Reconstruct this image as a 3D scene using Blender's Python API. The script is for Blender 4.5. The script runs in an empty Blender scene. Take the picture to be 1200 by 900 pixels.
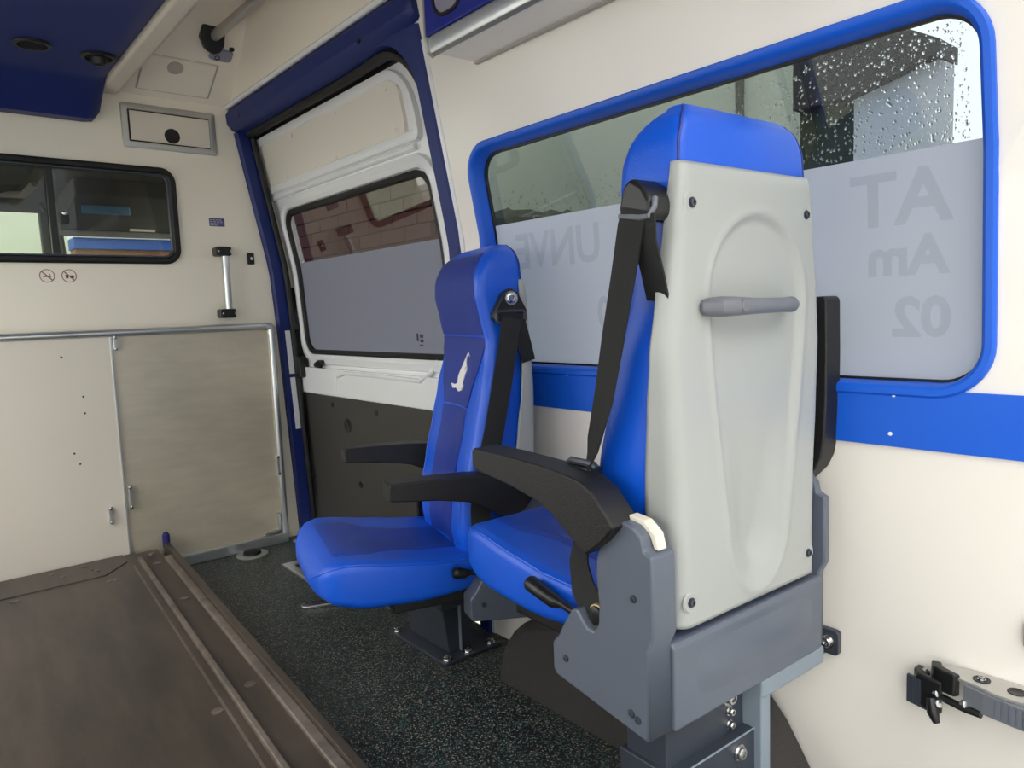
import bpy, bmesh, math, random
from mathutils import Vector, Matrix

# ------------------------------------------------------------------ camera, sky, exposure
scene = bpy.context.scene
col = scene.collection
R = math.radians

cam_data = bpy.data.cameras.new('camera')
cam_data.sensor_fit = 'HORIZONTAL'
cam_data.sensor_width = 36.0
cam_data.lens = 36.0 * 845.5 / 1200.0
cam_data.clip_start = 0.02
cam_data.clip_end = 200
cam = bpy.data.objects.new('camera', cam_data)
col.objects.link(cam)
yaw, pitch, roll = R(39.878), R(5.8355), R(-2.1716)
_fwd = Vector((math.sin(yaw) * math.cos(pitch), math.cos(yaw) * math.cos(pitch), -math.sin(pitch)))
_rt = Vector((math.cos(yaw), -math.sin(yaw), 0))
_up = _rt.cross(_fwd)
_r2 = math.cos(roll) * _rt + math.sin(roll) * _up
_u2 = -math.sin(roll) * _rt + math.cos(roll) * _up
_m = Matrix((_r2, _u2, -_fwd)).transposed().to_4x4()
_m.translation = Vector((0, 0, 0.95))
cam.matrix_world = _m
scene.camera = cam

world = bpy.data.worlds.new('overcast_sky')
scene.world = world
world.use_nodes = True
_bg = world.node_tree.nodes['Background']
_bg.inputs['Color'].default_value = (1.0, 0.985, 0.955, 1)
_bg.inputs['Strength'].default_value = 2.6

scene.view_settings.view_transform = 'Standard'
scene.view_settings.look = 'None'
scene.view_settings.gamma = 1.0
scene.view_settings.use_curve_mapping = False
scene.view_settings.exposure = 0.82
scene.cycles.max_bounces = 20
scene.cycles.diffuse_bounces = 14
scene.cycles.transparent_max_bounces = 16

# ------------------------------------------------------------------ materials
def lin(c):
    def f(v):
        v /= 255.0
        return v / 12.92 if v <= 0.04045 else ((v + 0.055) / 1.055) ** 2.4
    return (f(c[0]), f(c[1]), f(c[2]), 1.0)

def mat(name, rgb, rough=0.5, metal=0.0, spec=0.5, noise=None, bump=None, coat=0.0):
    """noise = (scale, amount, detail); bump = (scale, strength)"""
    m = bpy.data.materials.new(name)
    m.use_nodes = True
    nt = m.node_tree
    b = nt.nodes['Principled BSDF']
    b.inputs['Base Color'].default_value = lin(rgb)
    b.inputs['Roughness'].default_value = rough
    b.inputs['Metallic'].default_value = metal
    b.inputs['Specular IOR Level'].default_value = spec
    b.inputs['Coat Weight'].default_value = coat
    tc = nt.nodes.new('ShaderNodeTexCoord')
    if noise:
        n = nt.nodes.new('ShaderNodeTexNoise')
        n.inputs['Scale'].default_value = noise[0]
        n.inputs['Detail'].default_value = noise[2] if len(noise) > 2 else 4
        nt.links.new(tc.outputs['Object'], n.inputs['Vector'])
        mx = nt.nodes.new('ShaderNodeMix'); mx.data_type = 'RGBA'
        c = lin(rgb)
        a = noise[1]
        mx.inputs[6].default_value = (c[0] * (1 - a), c[1] * (1 - a), c[2] * (1 - a), 1)
        mx.inputs[7].default_value = (min(1, c[0] * (1 + a)), min(1, c[1] * (1 + a)), min(1, c[2] * (1 + a)), 1)
        nt.links.new(n.outputs['Fac'], mx.inputs[0])
        nt.links.new(mx.outputs[2], b.inputs['Base Color'])
    if bump:
        n2 = nt.nodes.new('ShaderNodeTexNoise')
        n2.inputs['Scale'].default_value = bump[0]
        n2.inputs['Detail'].default_value = 3
        nt.links.new(tc.outputs['Object'], n2.inputs['Vector'])
        bp = nt.nodes.new('ShaderNodeBump')
        bp.inputs['Strength'].default_value = bump[1]
        bp.inputs['Distance'].default_value = 0.002
        nt.links.new(n2.outputs['Fac'], bp.inputs['Height'])
        nt.links.new(bp.outputs['Normal'], b.inputs['Normal'])
    return m

M = {}
M['wall'] = mat('cream_laminate', (236, 231, 223), 0.28, noise=(3, 0.02), coat=0.1)
M['ceil'] = mat('cream_ceiling_plastic', (240, 232, 218), 0.3, noise=(3, 0.02))
M['bulk'] = mat('bulkhead_laminate', (244, 236, 219), 0.3, noise=(4, 0.03))
M['door_white'] = mat('door_white_paint', (230, 231, 232), 0.25, coat=0.3)
M['door_card'] = mat('cream_door_card', (226, 220, 208), 0.35)
M['door_grey'] = mat('dark_grey_laminate', (60, 58, 55), 0.5, noise=(180, 0.08))
M['blue_trim'] = mat('blue_trim_plastic', (8, 90, 208), 0.42, noise=(60, 0.03))
M['navy_trim'] = mat('navy_trim_plastic', (9, 34, 104), 0.5, bump=(300, 0.1))
M['vinyl'] = mat('blue_vinyl', (7, 84, 206), 0.38, noise=(25, 0.05), bump=(420, 0.22))
M['locker_blue'] = mat('violet_blue_laminate', (18, 36, 136), 0.35)
M['vinyl_shaded'] = mat('blue_vinyl_shaded', (11, 60, 162), 0.42, noise=(30, 0.06), bump=(420, 0.25))  # same blue vinyl, darkened to imitate shade on the upward cushion top
M['vinyl_dark'] = mat('navy_vinyl', (17, 48, 140), 0.42, noise=(30, 0.06), bump=(420, 0.25))
M['shell'] = mat('light_grey_shell_plastic', (164, 167, 164), 0.36, bump=(900, 0.08))
M['grey_pl'] = mat('blue_grey_plastic', (90, 97, 110), 0.30, noise=(14, 0.06), bump=(800, 0.1))
M['handle_grey'] = mat('grip_grey_plastic', (106, 110, 117), 0.4, bump=(900, 0.1))
M['steel_dark'] = mat('painted_dark_steel', (52, 58, 68), 0.42, noise=(20, 0.08))
M['steel_flange'] = mat('painted_grey_steel', (128, 140, 152), 0.4)
M['arm'] = mat('armrest_black_foam', (20, 19, 18), 0.45, bump=(700, 0.5), noise=(200, 0.15))
M['black'] = mat('black_plastic', (18, 18, 19), 0.4)
M['black_rubber'] = mat('black_rubber', (14, 14, 15), 0.55)
M['web'] = mat('black_webbing', (17, 17, 18), 0.7, bump=(900, 0.4))
M['chrome'] = mat('zinc_steel', (200, 200, 200), 0.25, metal=1.0)
M['alu'] = mat('aluminium_profile', (205, 207, 208), 0.32, metal=0.85, noise=(40, 0.04))
M['alu_soft'] = mat('satin_aluminium', (196, 195, 190), 0.42, metal=0.75)
M['white_panel'] = mat('white_coated_panel', (226, 217, 203), 0.3, noise=(5, 0.03))
M['strip'] = mat('cream_edge_profile', (206, 198, 184), 0.4)
M['white'] = mat('white_label', (236, 236, 238), 0.5)
M['sticker'] = mat('violet_sticker', (74, 68, 122), 0.4)
M['sticker_ink'] = mat('sticker_print', (190, 186, 206), 0.5)
M['red_ink'] = mat('faded_red_print', (150, 86, 84), 0.6)
M['grey_ink'] = mat('grey_print', (86, 82, 80), 0.6)
M['cap_white'] = mat('ivory_cap', (226, 220, 202), 0.45)
M['carpet'] = mat('wheelarch_carpet', (58, 55, 54), 0.9, noise=(350, 0.3), bump=(500, 0.8))
M['bumper'] = mat('blue_stop_rubber', (40, 38, 104), 0.45)
M['emblem'] = mat('silver_embroidery', (232, 230, 226), 0.45, noise=(90, 0.08))
M['brass'] = mat('brass_washer', (196, 178, 132), 0.35, metal=0.6)
M['lavender'] = mat('grey_lavender_plastic', (140, 138, 158), 0.5)
M['disc'] = mat('grey_disc', (176, 170, 160), 0.5)
M['hl'] = mat('cab_headliner_fabric', (66, 64, 60), 0.9, noise=(120, 0.1))
M['hl_light'] = mat('cab_grey_plastic', (122, 120, 114), 0.7)
M['mirror_blue'] = mat('blue_mirror_glass', (96, 142, 176), 0.12, metal=0.6)
M['pale_render'] = mat('pale_green_render', (176, 184, 168), 0.9, noise=(1.2, 0.06))
M['white_render'] = mat('white_render', (190, 196, 206), 0.9, noise=(2, 0.03))
M['dark_wood'] = mat('dark_stained_wood', (42, 40, 44), 0.8, noise=(8, 0.15))
M['hedge'] = mat('hedge_leaf', (52, 58, 42), 0.9, noise=(6, 0.4))
M['redboard'] = mat('red_brick', (74, 34, 29), 0.9, noise=(12, 0.18))
M['mortar'] = mat('dark_mortar', (48, 34, 31), 0.95)
M['paving'] = mat('pale_bounce_paving', (168, 166, 162), 0.7, noise=(3, 0.15))  # ground colour raised to pale paving so it bounces daylight onto the ceiling
M['blue_board'] = mat('blue_fascia_board', (12, 66, 138), 0.6)
M['brown'] = mat('brown_timber', (104, 74, 52), 0.8, noise=(5, 0.15))
M['outer_blue'] = mat('van_outer_paint', (214, 216, 218), 0.3)

def mat_floor():
    m = mat('speckled_vinyl_floor', (38, 43, 44), 0.42)
    nt = m.node_tree; b = nt.nodes['Principled BSDF']
    tc = nt.nodes.new('ShaderNodeTexCoord')
    base = lin((37, 42, 43))
    last = None
    for sc, thr, c in ((230, 0.66, (96, 100, 98)), (260, 0.80, (62, 104, 106)), (250, 0.86, (150, 144, 126))):
        v = nt.nodes.new('ShaderNodeTexVoronoi'); v.inputs['Scale'].default_value = sc
        nt.links.new(tc.outputs['Object'], v.inputs['Vector'])
        sep = nt.nodes.new('ShaderNodeSeparateColor'); nt.links.new(v.outputs['Color'], sep.inputs[0])
        gt = nt.nodes.new('ShaderNodeMath'); gt.operation = 'GREATER_THAN'; gt.inputs[1].default_value = thr
        nt.links.new(sep.outputs[0], gt.inputs[0])
        lt = nt.nodes.new('ShaderNodeMath'); lt.operation = 'LESS_THAN'; lt.inputs[1].default_value = 0.5
        nt.links.new(v.outputs['Distance'], lt.inputs[0])
        mu = nt.nodes.new('ShaderNodeMath'); mu.operation = 'MULTIPLY'
        nt.links.new(gt.outputs[0], mu.inputs[0]); nt.links.new(lt.outputs[0], mu.inputs[1])
        mx = nt.nodes.new('ShaderNodeMix'); mx.data_type = 'RGBA'
        if last is None: mx.inputs[6].default_value = base
        else: nt.links.new(last, mx.inputs[6])
        mx.inputs[7].default_value = lin(c)
        nt.links.new(mu.outputs[0], mx.inputs[0])
        last = mx.outputs[2]
    nt.links.new(last, b.inputs['Base Color'])
    return m
M['floor'] = mat_floor()

def mat_brushed(name, rgb, rough, metal, sx, dark):
    m = mat(name, rgb, rough, metal)
    nt = m.node_tree; b = nt.nodes['Principled BSDF']
    tc = nt.nodes.new('ShaderNodeTexCoord')
    mp = nt.nodes.new('ShaderNodeMapping'); mp.inputs['Scale'].default_value = sx
    nt.links.new(tc.outputs['Object'], mp.inputs['Vector'])
    n = nt.nodes.new('ShaderNodeTexNoise'); n.inputs['Scale'].default_value = 3.0; n.inputs['Detail'].default_value = 8; n.inputs['Roughness'].default_value = 0.65
    nt.links.new(mp.outputs[0], n.inputs['Vector'])
    n2 = nt.nodes.new('ShaderNodeTexNoise'); n2.inputs['Scale'].default_value = 2.2; n2.inputs['Detail'].default_value = 5
    nt.links.new(tc.outputs['Object'], n2.inputs['Vector'])
    ad = nt.nodes.new('ShaderNodeMath'); ad.operation = 'MULTIPLY_ADD'; ad.inputs[1].default_value = 0.55; 
    nt.links.new(n.outputs['Fac'], ad.inputs[0])
    m2 = nt.nodes.new('ShaderNodeMath'); m2.operation = 'MULTIPLY'; m2.inputs[1].default_value = 0.45
    nt.links.new(n2.outputs['Fac'], m2.inputs[0]); nt.links.new(m2.outputs[0], ad.inputs[2])
    rp = nt.nodes.new('ShaderNodeValToRGB')
    rp.color_ramp.elements[0].position = 0.36; rp.color_ramp.elements[0].color = lin(dark)
    rp.color_ramp.elements[1].position = 0.62; rp.color_ramp.elements[1].color = lin(rgb)
    nt.links.new(ad.outputs[0], rp.inputs[0])
    nt.links.new(rp.outputs[0], b.inputs['Base Color'])
    mr = nt.nodes.new('ShaderNodeMapRange'); mr.inputs[3].default_value = rough - 0.1; mr.inputs[4].default_value = rough + 0.12
    nt.links.new(n2.outputs['Fac'], mr.inputs[0]); nt.links.new(mr.outputs[0], b.inputs['Roughness'])
    return m
M['alu_sheet'] = mat_brushed('brushed_aluminium_sheet', (216, 205, 183), 0.36, 0.42, (2, 1, 9), (198, 188, 167))
M['deck'] = mat_brushed('worn_dark_steel_deck', (94, 84, 74), 0.40, 0.35, (5, 1, 1), (62, 55, 51))
M['deck_rib'] = mat_brushed('scuffed_steel_rib', (138, 128, 118), 0.40, 0.4, (1, 6, 1), (92, 82, 75))

def schlick(nt, f0, f90=1.0):
    lw = nt.nodes.new('ShaderNodeLayerWeight'); lw.inputs[0].default_value = 0.5
    pw = nt.nodes.new('ShaderNodeMath'); pw.operation = 'POWER'; pw.inputs[1].default_value = 5.0
    nt.links.new(lw.outputs['Facing'], pw.inputs[0])
    ma = nt.nodes.new('ShaderNodeMath'); ma.operation = 'MULTIPLY_ADD'; ma.inputs[1].default_value = f90 - f0; ma.inputs[2].default_value = f0
    nt.links.new(pw.outputs[0], ma.inputs[0])
    return ma

def mat_glass(name, tint, gloss_ior=0.035, rough=0.0):
    m = bpy.data.materials.new(name); m.use_nodes = True
    nt = m.node_tree
    for n in list(nt.nodes):
        if n.type != 'OUTPUT_MATERIAL': nt.nodes.remove(n)
    out = [n for n in nt.nodes if n.type == 'OUTPUT_MATERIAL'][0]
    t = nt.nodes.new('ShaderNodeBsdfTransparent'); t.inputs[0].default_value = (*tint, 1)
    g = nt.nodes.new('ShaderNodeBsdfGlossy'); g.inputs['Roughness'].default_value = rough
    f = schlick(nt, gloss_ior)
    mx = nt.nodes.new('ShaderNodeMixShader')
    nt.links.new(f.outputs[0], mx.inputs[0]); nt.links.new(t.outputs[0], mx.inputs[1]); nt.links.new(g.outputs[0], mx.inputs[2])
    nt.links.new(mx.outputs[0], out.inputs[0])
    return m
M['glass'] = mat_glass('tinted_window_glass', (0.45, 0.48, 0.49))
M['glass_left'] = mat_glass('added_window_glass', (0.96, 0.97, 0.96))  # clear panes of the added left windows, to pass more daylight
M['glass_dark'] = mat_glass('privacy_window_glass', (0.46, 0.46, 0.46), 0.12)
M['glass_cab'] = mat_glass('bulkhead_window_glass', (0.78, 0.8, 0.77), 0.02)
M['glass_clear'] = mat_glass('windscreen_glass', (0.92, 0.95, 0.92), 0.02)

def mat_film(name, rgb, trans):
    m = bpy.data.materials.new(name); m.use_nodes = True
    nt = m.node_tree
    for n in list(nt.nodes):
        if n.type != 'OUTPUT_MATERIAL': nt.nodes.remove(n)
    out = [n for n in nt.nodes if n.type == 'OUTPUT_MATERIAL'][0]
    c = lin(rgb)
    d = nt.nodes.new('ShaderNodeBsdfDiffuse'); d.inputs[0].default_value = c
    t = nt.nodes.new('ShaderNodeBsdfTranslucent'); t.inputs[0].default_value = c
    mx = nt.nodes.new('ShaderNodeMixShader'); mx.inputs[0].default_value = trans
    nt.links.new(d.outputs[0], mx.inputs[1]); nt.links.new(t.outputs[0], mx.inputs[2])
    g = nt.nodes.new('ShaderNodeBsdfGlossy'); g.inputs['Roughness'].default_value = 0.45
    f = schlick(nt, 0.02, 0.25)
    m2 = nt.nodes.new('ShaderNodeMixShader')
    nt.links.new(f.outputs[0], m2.inputs[0]); nt.links.new(mx.outputs[0], m2.inputs[1]); nt.links.new(g.outputs[0], m2.inputs[2])
    nt.links.new(m2.outputs[0], out.inputs[0])
    return m
M['film'] = mat_film('frosted_window_film', (206, 209, 222), 0.6)
M['film_door'] = mat_film('frosted_door_film', (150, 153, 168), 0.55)
M['film_text'] = mat_film('lettering_film', (150, 154, 162), 0.6)
def thin_out(m, k):
    nt = m.node_tree; out = [n for n in nt.nodes if n.type == 'OUTPUT_MATERIAL'][0]
    src = out.inputs[0].links[0].from_socket
    t = nt.nodes.new('ShaderNodeBsdfTransparent'); mx = nt.nodes.new('ShaderNodeMixShader'); mx.inputs[0].default_value = k
    nt.links.new(src, mx.inputs[1]); nt.links.new(t.outputs[0], mx.inputs[2]); nt.links.new(mx.outputs[0], out.inputs[0])
thin_out(M['film_text'], 0.86)
M['film_mark'] = mat_film('glass_print', (84, 88, 100), 0.5)

def mat_drop():
    m = bpy.data.materials.new('rain_drop_water'); m.use_nodes = True
    b = m.node_tree.nodes['Principled BSDF']
    b.inputs['Base Color'].default_value = (1, 1, 1, 1)
    b.inputs['Roughness'].default_value = 0.02
    b.inputs['IOR'].default_value = 1.33
    b.inputs['Transmission Weight'].default_value = 1.0
    return m
M['drop'] = mat_drop()

# ------------------------------------------------------------------ mesh helpers
def obj(name, verts, faces, material, parent=None, smooth=False, bevel=0.0, seg=2, solid=0.0):
    me = bpy.data.meshes.new(name)
    me.from_pydata([tuple(v) for v in verts], [], faces)
    me.validate()
    bm = bmesh.new(); bm.from_mesh(me)
    bmesh.ops.recalc_face_normals(bm, faces=bm.faces)
    bm.to_mesh(me); bm.free()
    me.materials.append(material)
    o = bpy.data.objects.new(name, me)
    col.objects.link(o)
    if parent: o.parent = parent
    if smooth or bevel:
        for p in me.polygons: p.use_smooth = True
        me.set_sharp_from_angle(angle=R(35))
    if solid:
        s = o.modifiers.new('thickness', 'SOLIDIFY'); s.thickness = abs(solid); s.offset = 1 if solid > 0 else -1
    if bevel:
        b = o.modifiers.new('bevel', 'BEVEL'); b.width = bevel; b.segments = seg; b.limit_method = 'ANGLE'; b.angle_limit = R(30)
        b.harden_normals = True
    return o

def empty(name, loc=(0, 0, 0), rz=0.0):
    o = bpy.data.objects.new(name, None)
    o.empty_display_size = 0.05
    o.location = loc; o.rotation_euler = (0, 0, rz)
    col.objects.link(o)
    return o

def tag(o, label, cat, group=None):
    o['label'] = label; o['category'] = cat
    if group: o['group'] = group
    return o

def struct(o, label=None):
    o['kind'] = 'structure'
    if label: o['label'] = label
    return o

BF = [(0, 1, 2, 3), (4, 7, 6, 5), (0, 4, 5, 1), (1, 5, 6, 2), (2, 6, 7, 3), (3, 7, 4, 0)]
def box(name, x0, x1, y0, y1, z0, z1, m, parent=None, bevel=0.0, seg=2):
    v = [(x0, y0, z0), (x1, y0, z0), (x1, y1, z0), (x0, y1, z0), (x0, y0, z1), (x1, y0, z1), (x1, y1, z1), (x0, y1, z1)]
    return obj(name, v, BF, m, parent, bevel=bevel, seg=seg)

def prism(name, pts, axis, a0, a1, m, parent=None, bevel=0.0, seg=2):
    """extrude a 2D outline along axis. axis x: pts=(y,z); y: pts=(x,z); z: pts=(x,y)"""
    def P(p, a):
        return {'x': (a, p[0], p[1]), 'y': (p[0], a, p[1]), 'z': (p[0], p[1], a)}[axis]
    n = len(pts)
    v = [P(p, a0) for p in pts] + [P(p, a1) for p in pts]
    f = [tuple(range(n))[::-1], tuple(range(n, 2 * n))]
    f += [(i, (i + 1) % n, n + (i + 1) % n, n + i) for i in range(n)]
    return obj(name, v, f, m, parent, bevel=bevel, seg=seg)

def frame_of(d):
    d = Vector(d).normalized()
    a = Vector((0, 0, 1)) if abs(d.z) < 0.9 else Vector((1, 0, 0))
    u = d.cross(a).normalized()
    return u, d.cross(u).normalized()

def tube(name, path, r, m, parent=None, n=12, caps=True, sy=1.0):
    path = [Vector(p) for p in path]
    v, f = [], []
    u = None
    for i, p in enumerate(path):
        d = (path[min(i + 1, len(path) - 1)] - path[max(i - 1, 0)]).normalized()
        if u is None: u, w = frame_of(d)
        else:
            u = (u - d * u.dot(d)).normalized(); w = d.cross(u)
        rr = r[i] if isinstance(r, (list, tuple)) else r
        for k in range(n):
            a = 2 * math.pi * k / n
            v.append(p + u * math.cos(a) * rr + w * math.sin(a) * rr * sy)
    for i in range(len(path) - 1):
        for k in range(n):
            f.append((i * n + k, i * n + (k + 1) % n, (i + 1) * n + (k + 1) % n, (i + 1) * n + k))
    if caps:
        f.append(tuple(range(n))[::-1]); f.append(tuple(range((len(path) - 1) * n, len(path) * n)))
    return obj(name, v, f, m, parent, smooth=True)

def lathe(name, p, axis, prof, m, parent=None, n=20):
    """prof = [(t along axis, radius)]"""
    p = Vector(p); d = Vector(axis).normalized(); u, w = frame_of(d)
    v, f = [], []
    for t, r in prof:
        for k in range(n):
            a = 2 * math.pi * k / n
            v.append(p + d * t + (u * math.cos(a) + w * math.sin(a)) * max(r, 1e-5))
    for i in range(len(prof) - 1):
        for k in range(n):
            f.append((i * n + k, i * n + (k + 1) % n, (i + 1) * n + (k + 1) % n, (i + 1) * n + k))
    f.append(tuple(range(n))[::-1]); f.append(tuple(range((len(prof) - 1) * n, len(prof) * n)))
    return obj(name, v, f, m, parent, smooth=True)

def bolt(name, p, axis, r, h, m, parent=None):
    """washer + head + socket, one small fastener"""
    o = lathe(name, p, axis, [(-h * 0.2, r * 1.35), (h * 0.25, r * 1.35), (h * 0.25, r), (h * 0.85, r), (h, r * 0.82), (h, r * 0.5), (h * 0.55, r * 0.45)], m, parent, 14)
    return o

def ribbon(name, pts, wdir, width, th, m, parent=None):
    pts = [Vector(p) for p in pts]
    v, f = [], []
    for i, p in enumerate(pts):
        d = (pts[min(i + 1, len(pts) - 1)] - pts[max(i - 1, 0)]).normalized()
        w = Vector(wdir[i]) if isinstance(wdir, list) else Vector(wdir)
        w = (w - d * w.dot(d)).normalized()
        nrm = d.cross(w)
        for a, b in ((-1, -1), (1, -1), (1, 1), (-1, 1)):
            v.append(p + w * a * width / 2 + nrm * b * th / 2)
    for i in range(len(pts) - 1):
        for k in range(4):
            f.append((i * 4 + k, i * 4 + (k + 1) % 4, (i + 1) * 4 + (k + 1) % 4, (i + 1) * 4 + k))
    f.append((3, 2, 1, 0)); j = (len(pts) - 1) * 4; f.append((j, j + 1, j + 2, j + 3))
    return obj(name, v, f, m, parent, smooth=True)

def rrect(a0, a1, b0, b1, r, n=8, sub=0):
    """rounded rectangle outline, counter-clockwise; r may be a 4-list (br, tr, tl, bl)"""
    rs = r if isinstance(r, (list, tuple)) else [r] * 4
    out = []
    for (ca, cb, s), rr in zip(((a1, b0, -90), (a1, b1, 0), (a0, b1, 90), (a0, b0, 180)), rs):
        oa = ca - rr if ca == a1 else ca + rr
        ob = cb - rr if cb == b1 else cb + rr
        for i in range(n + 1):
            t = R(s + 90 * i / n)
            out.append((oa + rr * math.cos(t), ob + rr * math.sin(t)))
    if sub:
        k = n + 1; full = []
        for c in range(4):
            full += out[c * k:(c + 1) * k]
            p, q = out[(c + 1) * k - 1], out[((c + 1) * k) % len(out)]
            full += [(p[0] + (q[0] - p[0]) * j / (sub + 1), p[1] + (q[1] - p[1]) * j / (sub + 1)) for j in range(1, sub + 1)]
        out = full
    return out

def ring(name, rect, r, profile, mp, m, parent=None, n=8, closed=False):
    """sweep profile [(inset, offset)] round a rounded rectangle; mp(a,b,off)->xyz"""
    a0, a1, b0, b1 = rect
    loops = []
    rs = r if isinstance(r, (list, tuple)) else [r] * 4
    for ins, off in profile:
        pts = rrect(a0 + ins, a1 - ins, b0 + ins, b1 - ins, [max(0.004, q - ins) for q in rs], n, 8)
        loops.append([mp(a, b, off) for a, b in pts])
    k = len(loops[0]); v = [p for lp in loops for p in lp]; f = []
    L = len(loops)
    for i in range(L if closed else L - 1):
        j2 = (i + 1) % L
        for j in range(k):
            f.append((i * k + j, i * k + (j + 1) % k, j2 * k + (j + 1) % k, j2 * k + j))
    return obj(name, v, f, m, parent, smooth=True)

def plate(name, outline, mp, o0, o1, m, parent=None, bevel=0.0):
    n = len(outline)
    v = [mp(a, b, o0) for a, b in outline] + [mp(a, b, o1) for a, b in outline]
    f = [tuple(range(n))[::-1], tuple(range(n, 2 * n))] + [(i, (i + 1) % n, n + (i + 1) % n, n + i) for i in range(n)]
    return obj(name, v, f, m, parent, smooth=True, bevel=bevel)

def strip_plate(name, a0, a1, b0, b1, r, mp, o0, o1, m, parent=None, nb=14):
    """rounded plate that follows a curved wall: rows in b"""
    rows = []
    for i in range(nb + 1):
        t = i / nb
        b = b0 + (b1 - b0) * (0.5 - 0.5 * math.cos(math.pi * t)) if r > 0 else b0 + (b1 - b0) * t
        e = min(b - b0, b1 - b)
        ins = r - math.sqrt(max(0, r * r - (r - e) ** 2)) if e < r else 0
        rows.append((a0 + ins, a1 - ins, b))
    v, f = [], []
    for (l, h, b) in rows:
        v += [mp(l, b, o0), mp(h, b, o0), mp(h, b, o1), mp(l, b, o1)]
    for i in range(len(rows) - 1):
        for k in range(4):
            f.append((i * 4 + k, i * 4 + (k + 1) % 4, (i + 1) * 4 + (k + 1) % 4, (i + 1) * 4 + k))
    f.append((3, 2, 1, 0)); j = (len(rows) - 1) * 4; f.append((j, j + 1, j + 2, j + 3))
    return obj(name, v, f, m, parent, smooth=True)

def grid_wall(name, ys, zs, hole, mp, m, parent=None, solid=0.03):
    """wall in (a,b) cells, skipping cells for which hole(a,b) is true"""
    v = [mp(y, z, 0) for z in zs for y in ys]
    f = []
    ny = len(ys)
    for j in range(len(zs) - 1):
        for i in range(ny - 1):
            if hole((ys[i] + ys[i + 1]) / 2, (zs[j] + zs[j + 1]) / 2): continue
            f.append((j * ny + i, j * ny + i + 1, (j + 1) * ny + i + 1, (j + 1) * ny + i))
    me_o = obj(name, v, f, m, parent)
    return me_o

# ------------------------------------------------------------------ the van shell
PROF = [(-0.7, 1.262), (0.0, 1.26), (0.9, 1.22), (1.15, 1.205), (1.8, 1.08), (1.95, 1.058), (2.08, 1.0)]
def wx(z):
    if z <= PROF[0][0]: return PROF[0][1]
    for (z0, x0), (z1, x1) in zip(PROF, PROF[1:]):
        if z <= z1: return x0 + (x1 - x0) * (z - z0) / (z1 - z0)
    return PROF[-1][1]
def WM(y, z, off=0.0): return (wx(z) + off, y, z)
def FM(x, z, off=0.0): return (x, 3.0 - off, z)          # on the front bulkhead, off = towards the rear
LW = -0.60                                               # left side wall

Y_REAR = -0.12
struct(box('floor', LW, 1.262, Y_REAR, 3.06, -0.04, 0.0, M['floor']), 'dark speckled vinyl van floor')

# right wall with window and sliding-door openings
WIN = (0.352, 1.548, 0.788, 1.376)       # outer edge of the blue frame: y0 y1 z0 z1
WH = (0.312, 1.588, 0.748, 1.416)        # cells left out of the wall grid, refilled round the window
DO = (1.690, 3.2, -0.02, 1.71)           # door opening
def hole_r(y, z):
    return (WH[0] < y < WH[1] and WH[2] < z < WH[3]) or (DO[0] < y and DO[2] < z < DO[3])
ys = [Y_REAR, 0.0, WH[0], 0.7, 1.0, 1.3, WH[1], DO[0], 2.2, 2.6, 3.0, 3.06]
zs = [-0.05, -0.02, 0.4, WH[2], 0.9, 1.0, 1.15, WH[3], 1.5, DO[3], 1.8]
wr = grid_wall('wall_right', ys, zs, hole_r, WM, M['wall'])
_lo = [WM(a, b) for a, b in rrect(WH[0], WH[1], WH[2], WH[3], 0.0001, 10, 8)]
_li = [WM(a, b) for a, b in rrect(WIN[0] + 0.010, WIN[1] - 0.010, WIN[2] + 0.010, WIN[3] - 0.010, 0.075, 10, 8)]
_bm = bmesh.new(); _bm.from_mesh(wr.data)
_vo = [_bm.verts.new(p) for p in _lo]; _vi = [_bm.verts.new(p) for p in _li]
for _i in range(len(_vo)):
    _j = (_i + 1) % len(_vo)
    _bm.faces.new((_vo[_i], _vo[_j], _vi[_j], _vi[_i]))
bmesh.ops.remove_doubles(_bm, verts=_bm.verts, dist=0.0006)
bmesh.ops.recalc_face_normals(_bm, faces=_bm.faces)
_bm.to_mesh(wr.data); _bm.free()
sm = wr.modifiers.new('thickness', 'SOLIDIFY'); sm.thickness = 0.028; sm.offset = -1
struct(wr, 'cream laminate right side wall of the van')
# make sure the thickness grows outwards
if wr.data.polygons[0].normal.x > 0: wr.data.flip_normals()

def lx(z): return LW - 0.05 + 0.05 * min(1, (z + 0.05) / 0.95) + (0.14 * (z - 0.9) / 0.9 if z > 0.9 else 0)
def LWM(y, z, off=0.0): return (lx(z) - off, y, z)
ADDED_WINS = ((0.352, 1.548, 0.788, 1.376), (1.62, 2.93, 0.30, 1.66))  # windows added to the unseen left wall to brighten the deep interior
def hole_l(y, z): return any(a + 0.03 < y < b - 0.03 and c + 0.03 < z < d - 0.03 for a, b, c, d in ADDED_WINS)
wl = grid_wall('wall_left', [Y_REAR, 0.382, 0.9, 1.518, 1.65, 2.3, 2.90, 3.06], [-0.05, 0.33, 0.818, 0.9, 1.346, 1.63, 1.8], hole_l, LWM, M['wall'])
for _k, _w in enumerate(ADDED_WINS):
    _e = struct(empty('window_%d' % (3 + _k), LWM(_w[0], _w[2])), 'added window in the unseen left wall to let in more daylight, blue frame')
    _fr = ring('window_frame', _w, 0.085, [(0.0, 0.002), (0.0, -0.008), (0.03, -0.008), (0.036, 0.0), (0.036, 0.03)], LWM, M['blue_trim'], n=8)
    _gp = plate('pane', rrect(_w[0] + 0.02, _w[1] - 0.02, _w[2] + 0.02, _w[3] - 0.02, 0.06), LWM, 0.020, 0.024, M['glass_left'])
    for _o in (_fr, _gp):
        bpy.context.view_layer.update(); _o.parent = _e; _o.matrix_parent_inverse = _e.matrix_world.inverted()
struct(wl, 'cream laminate left side wall of the van')

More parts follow.
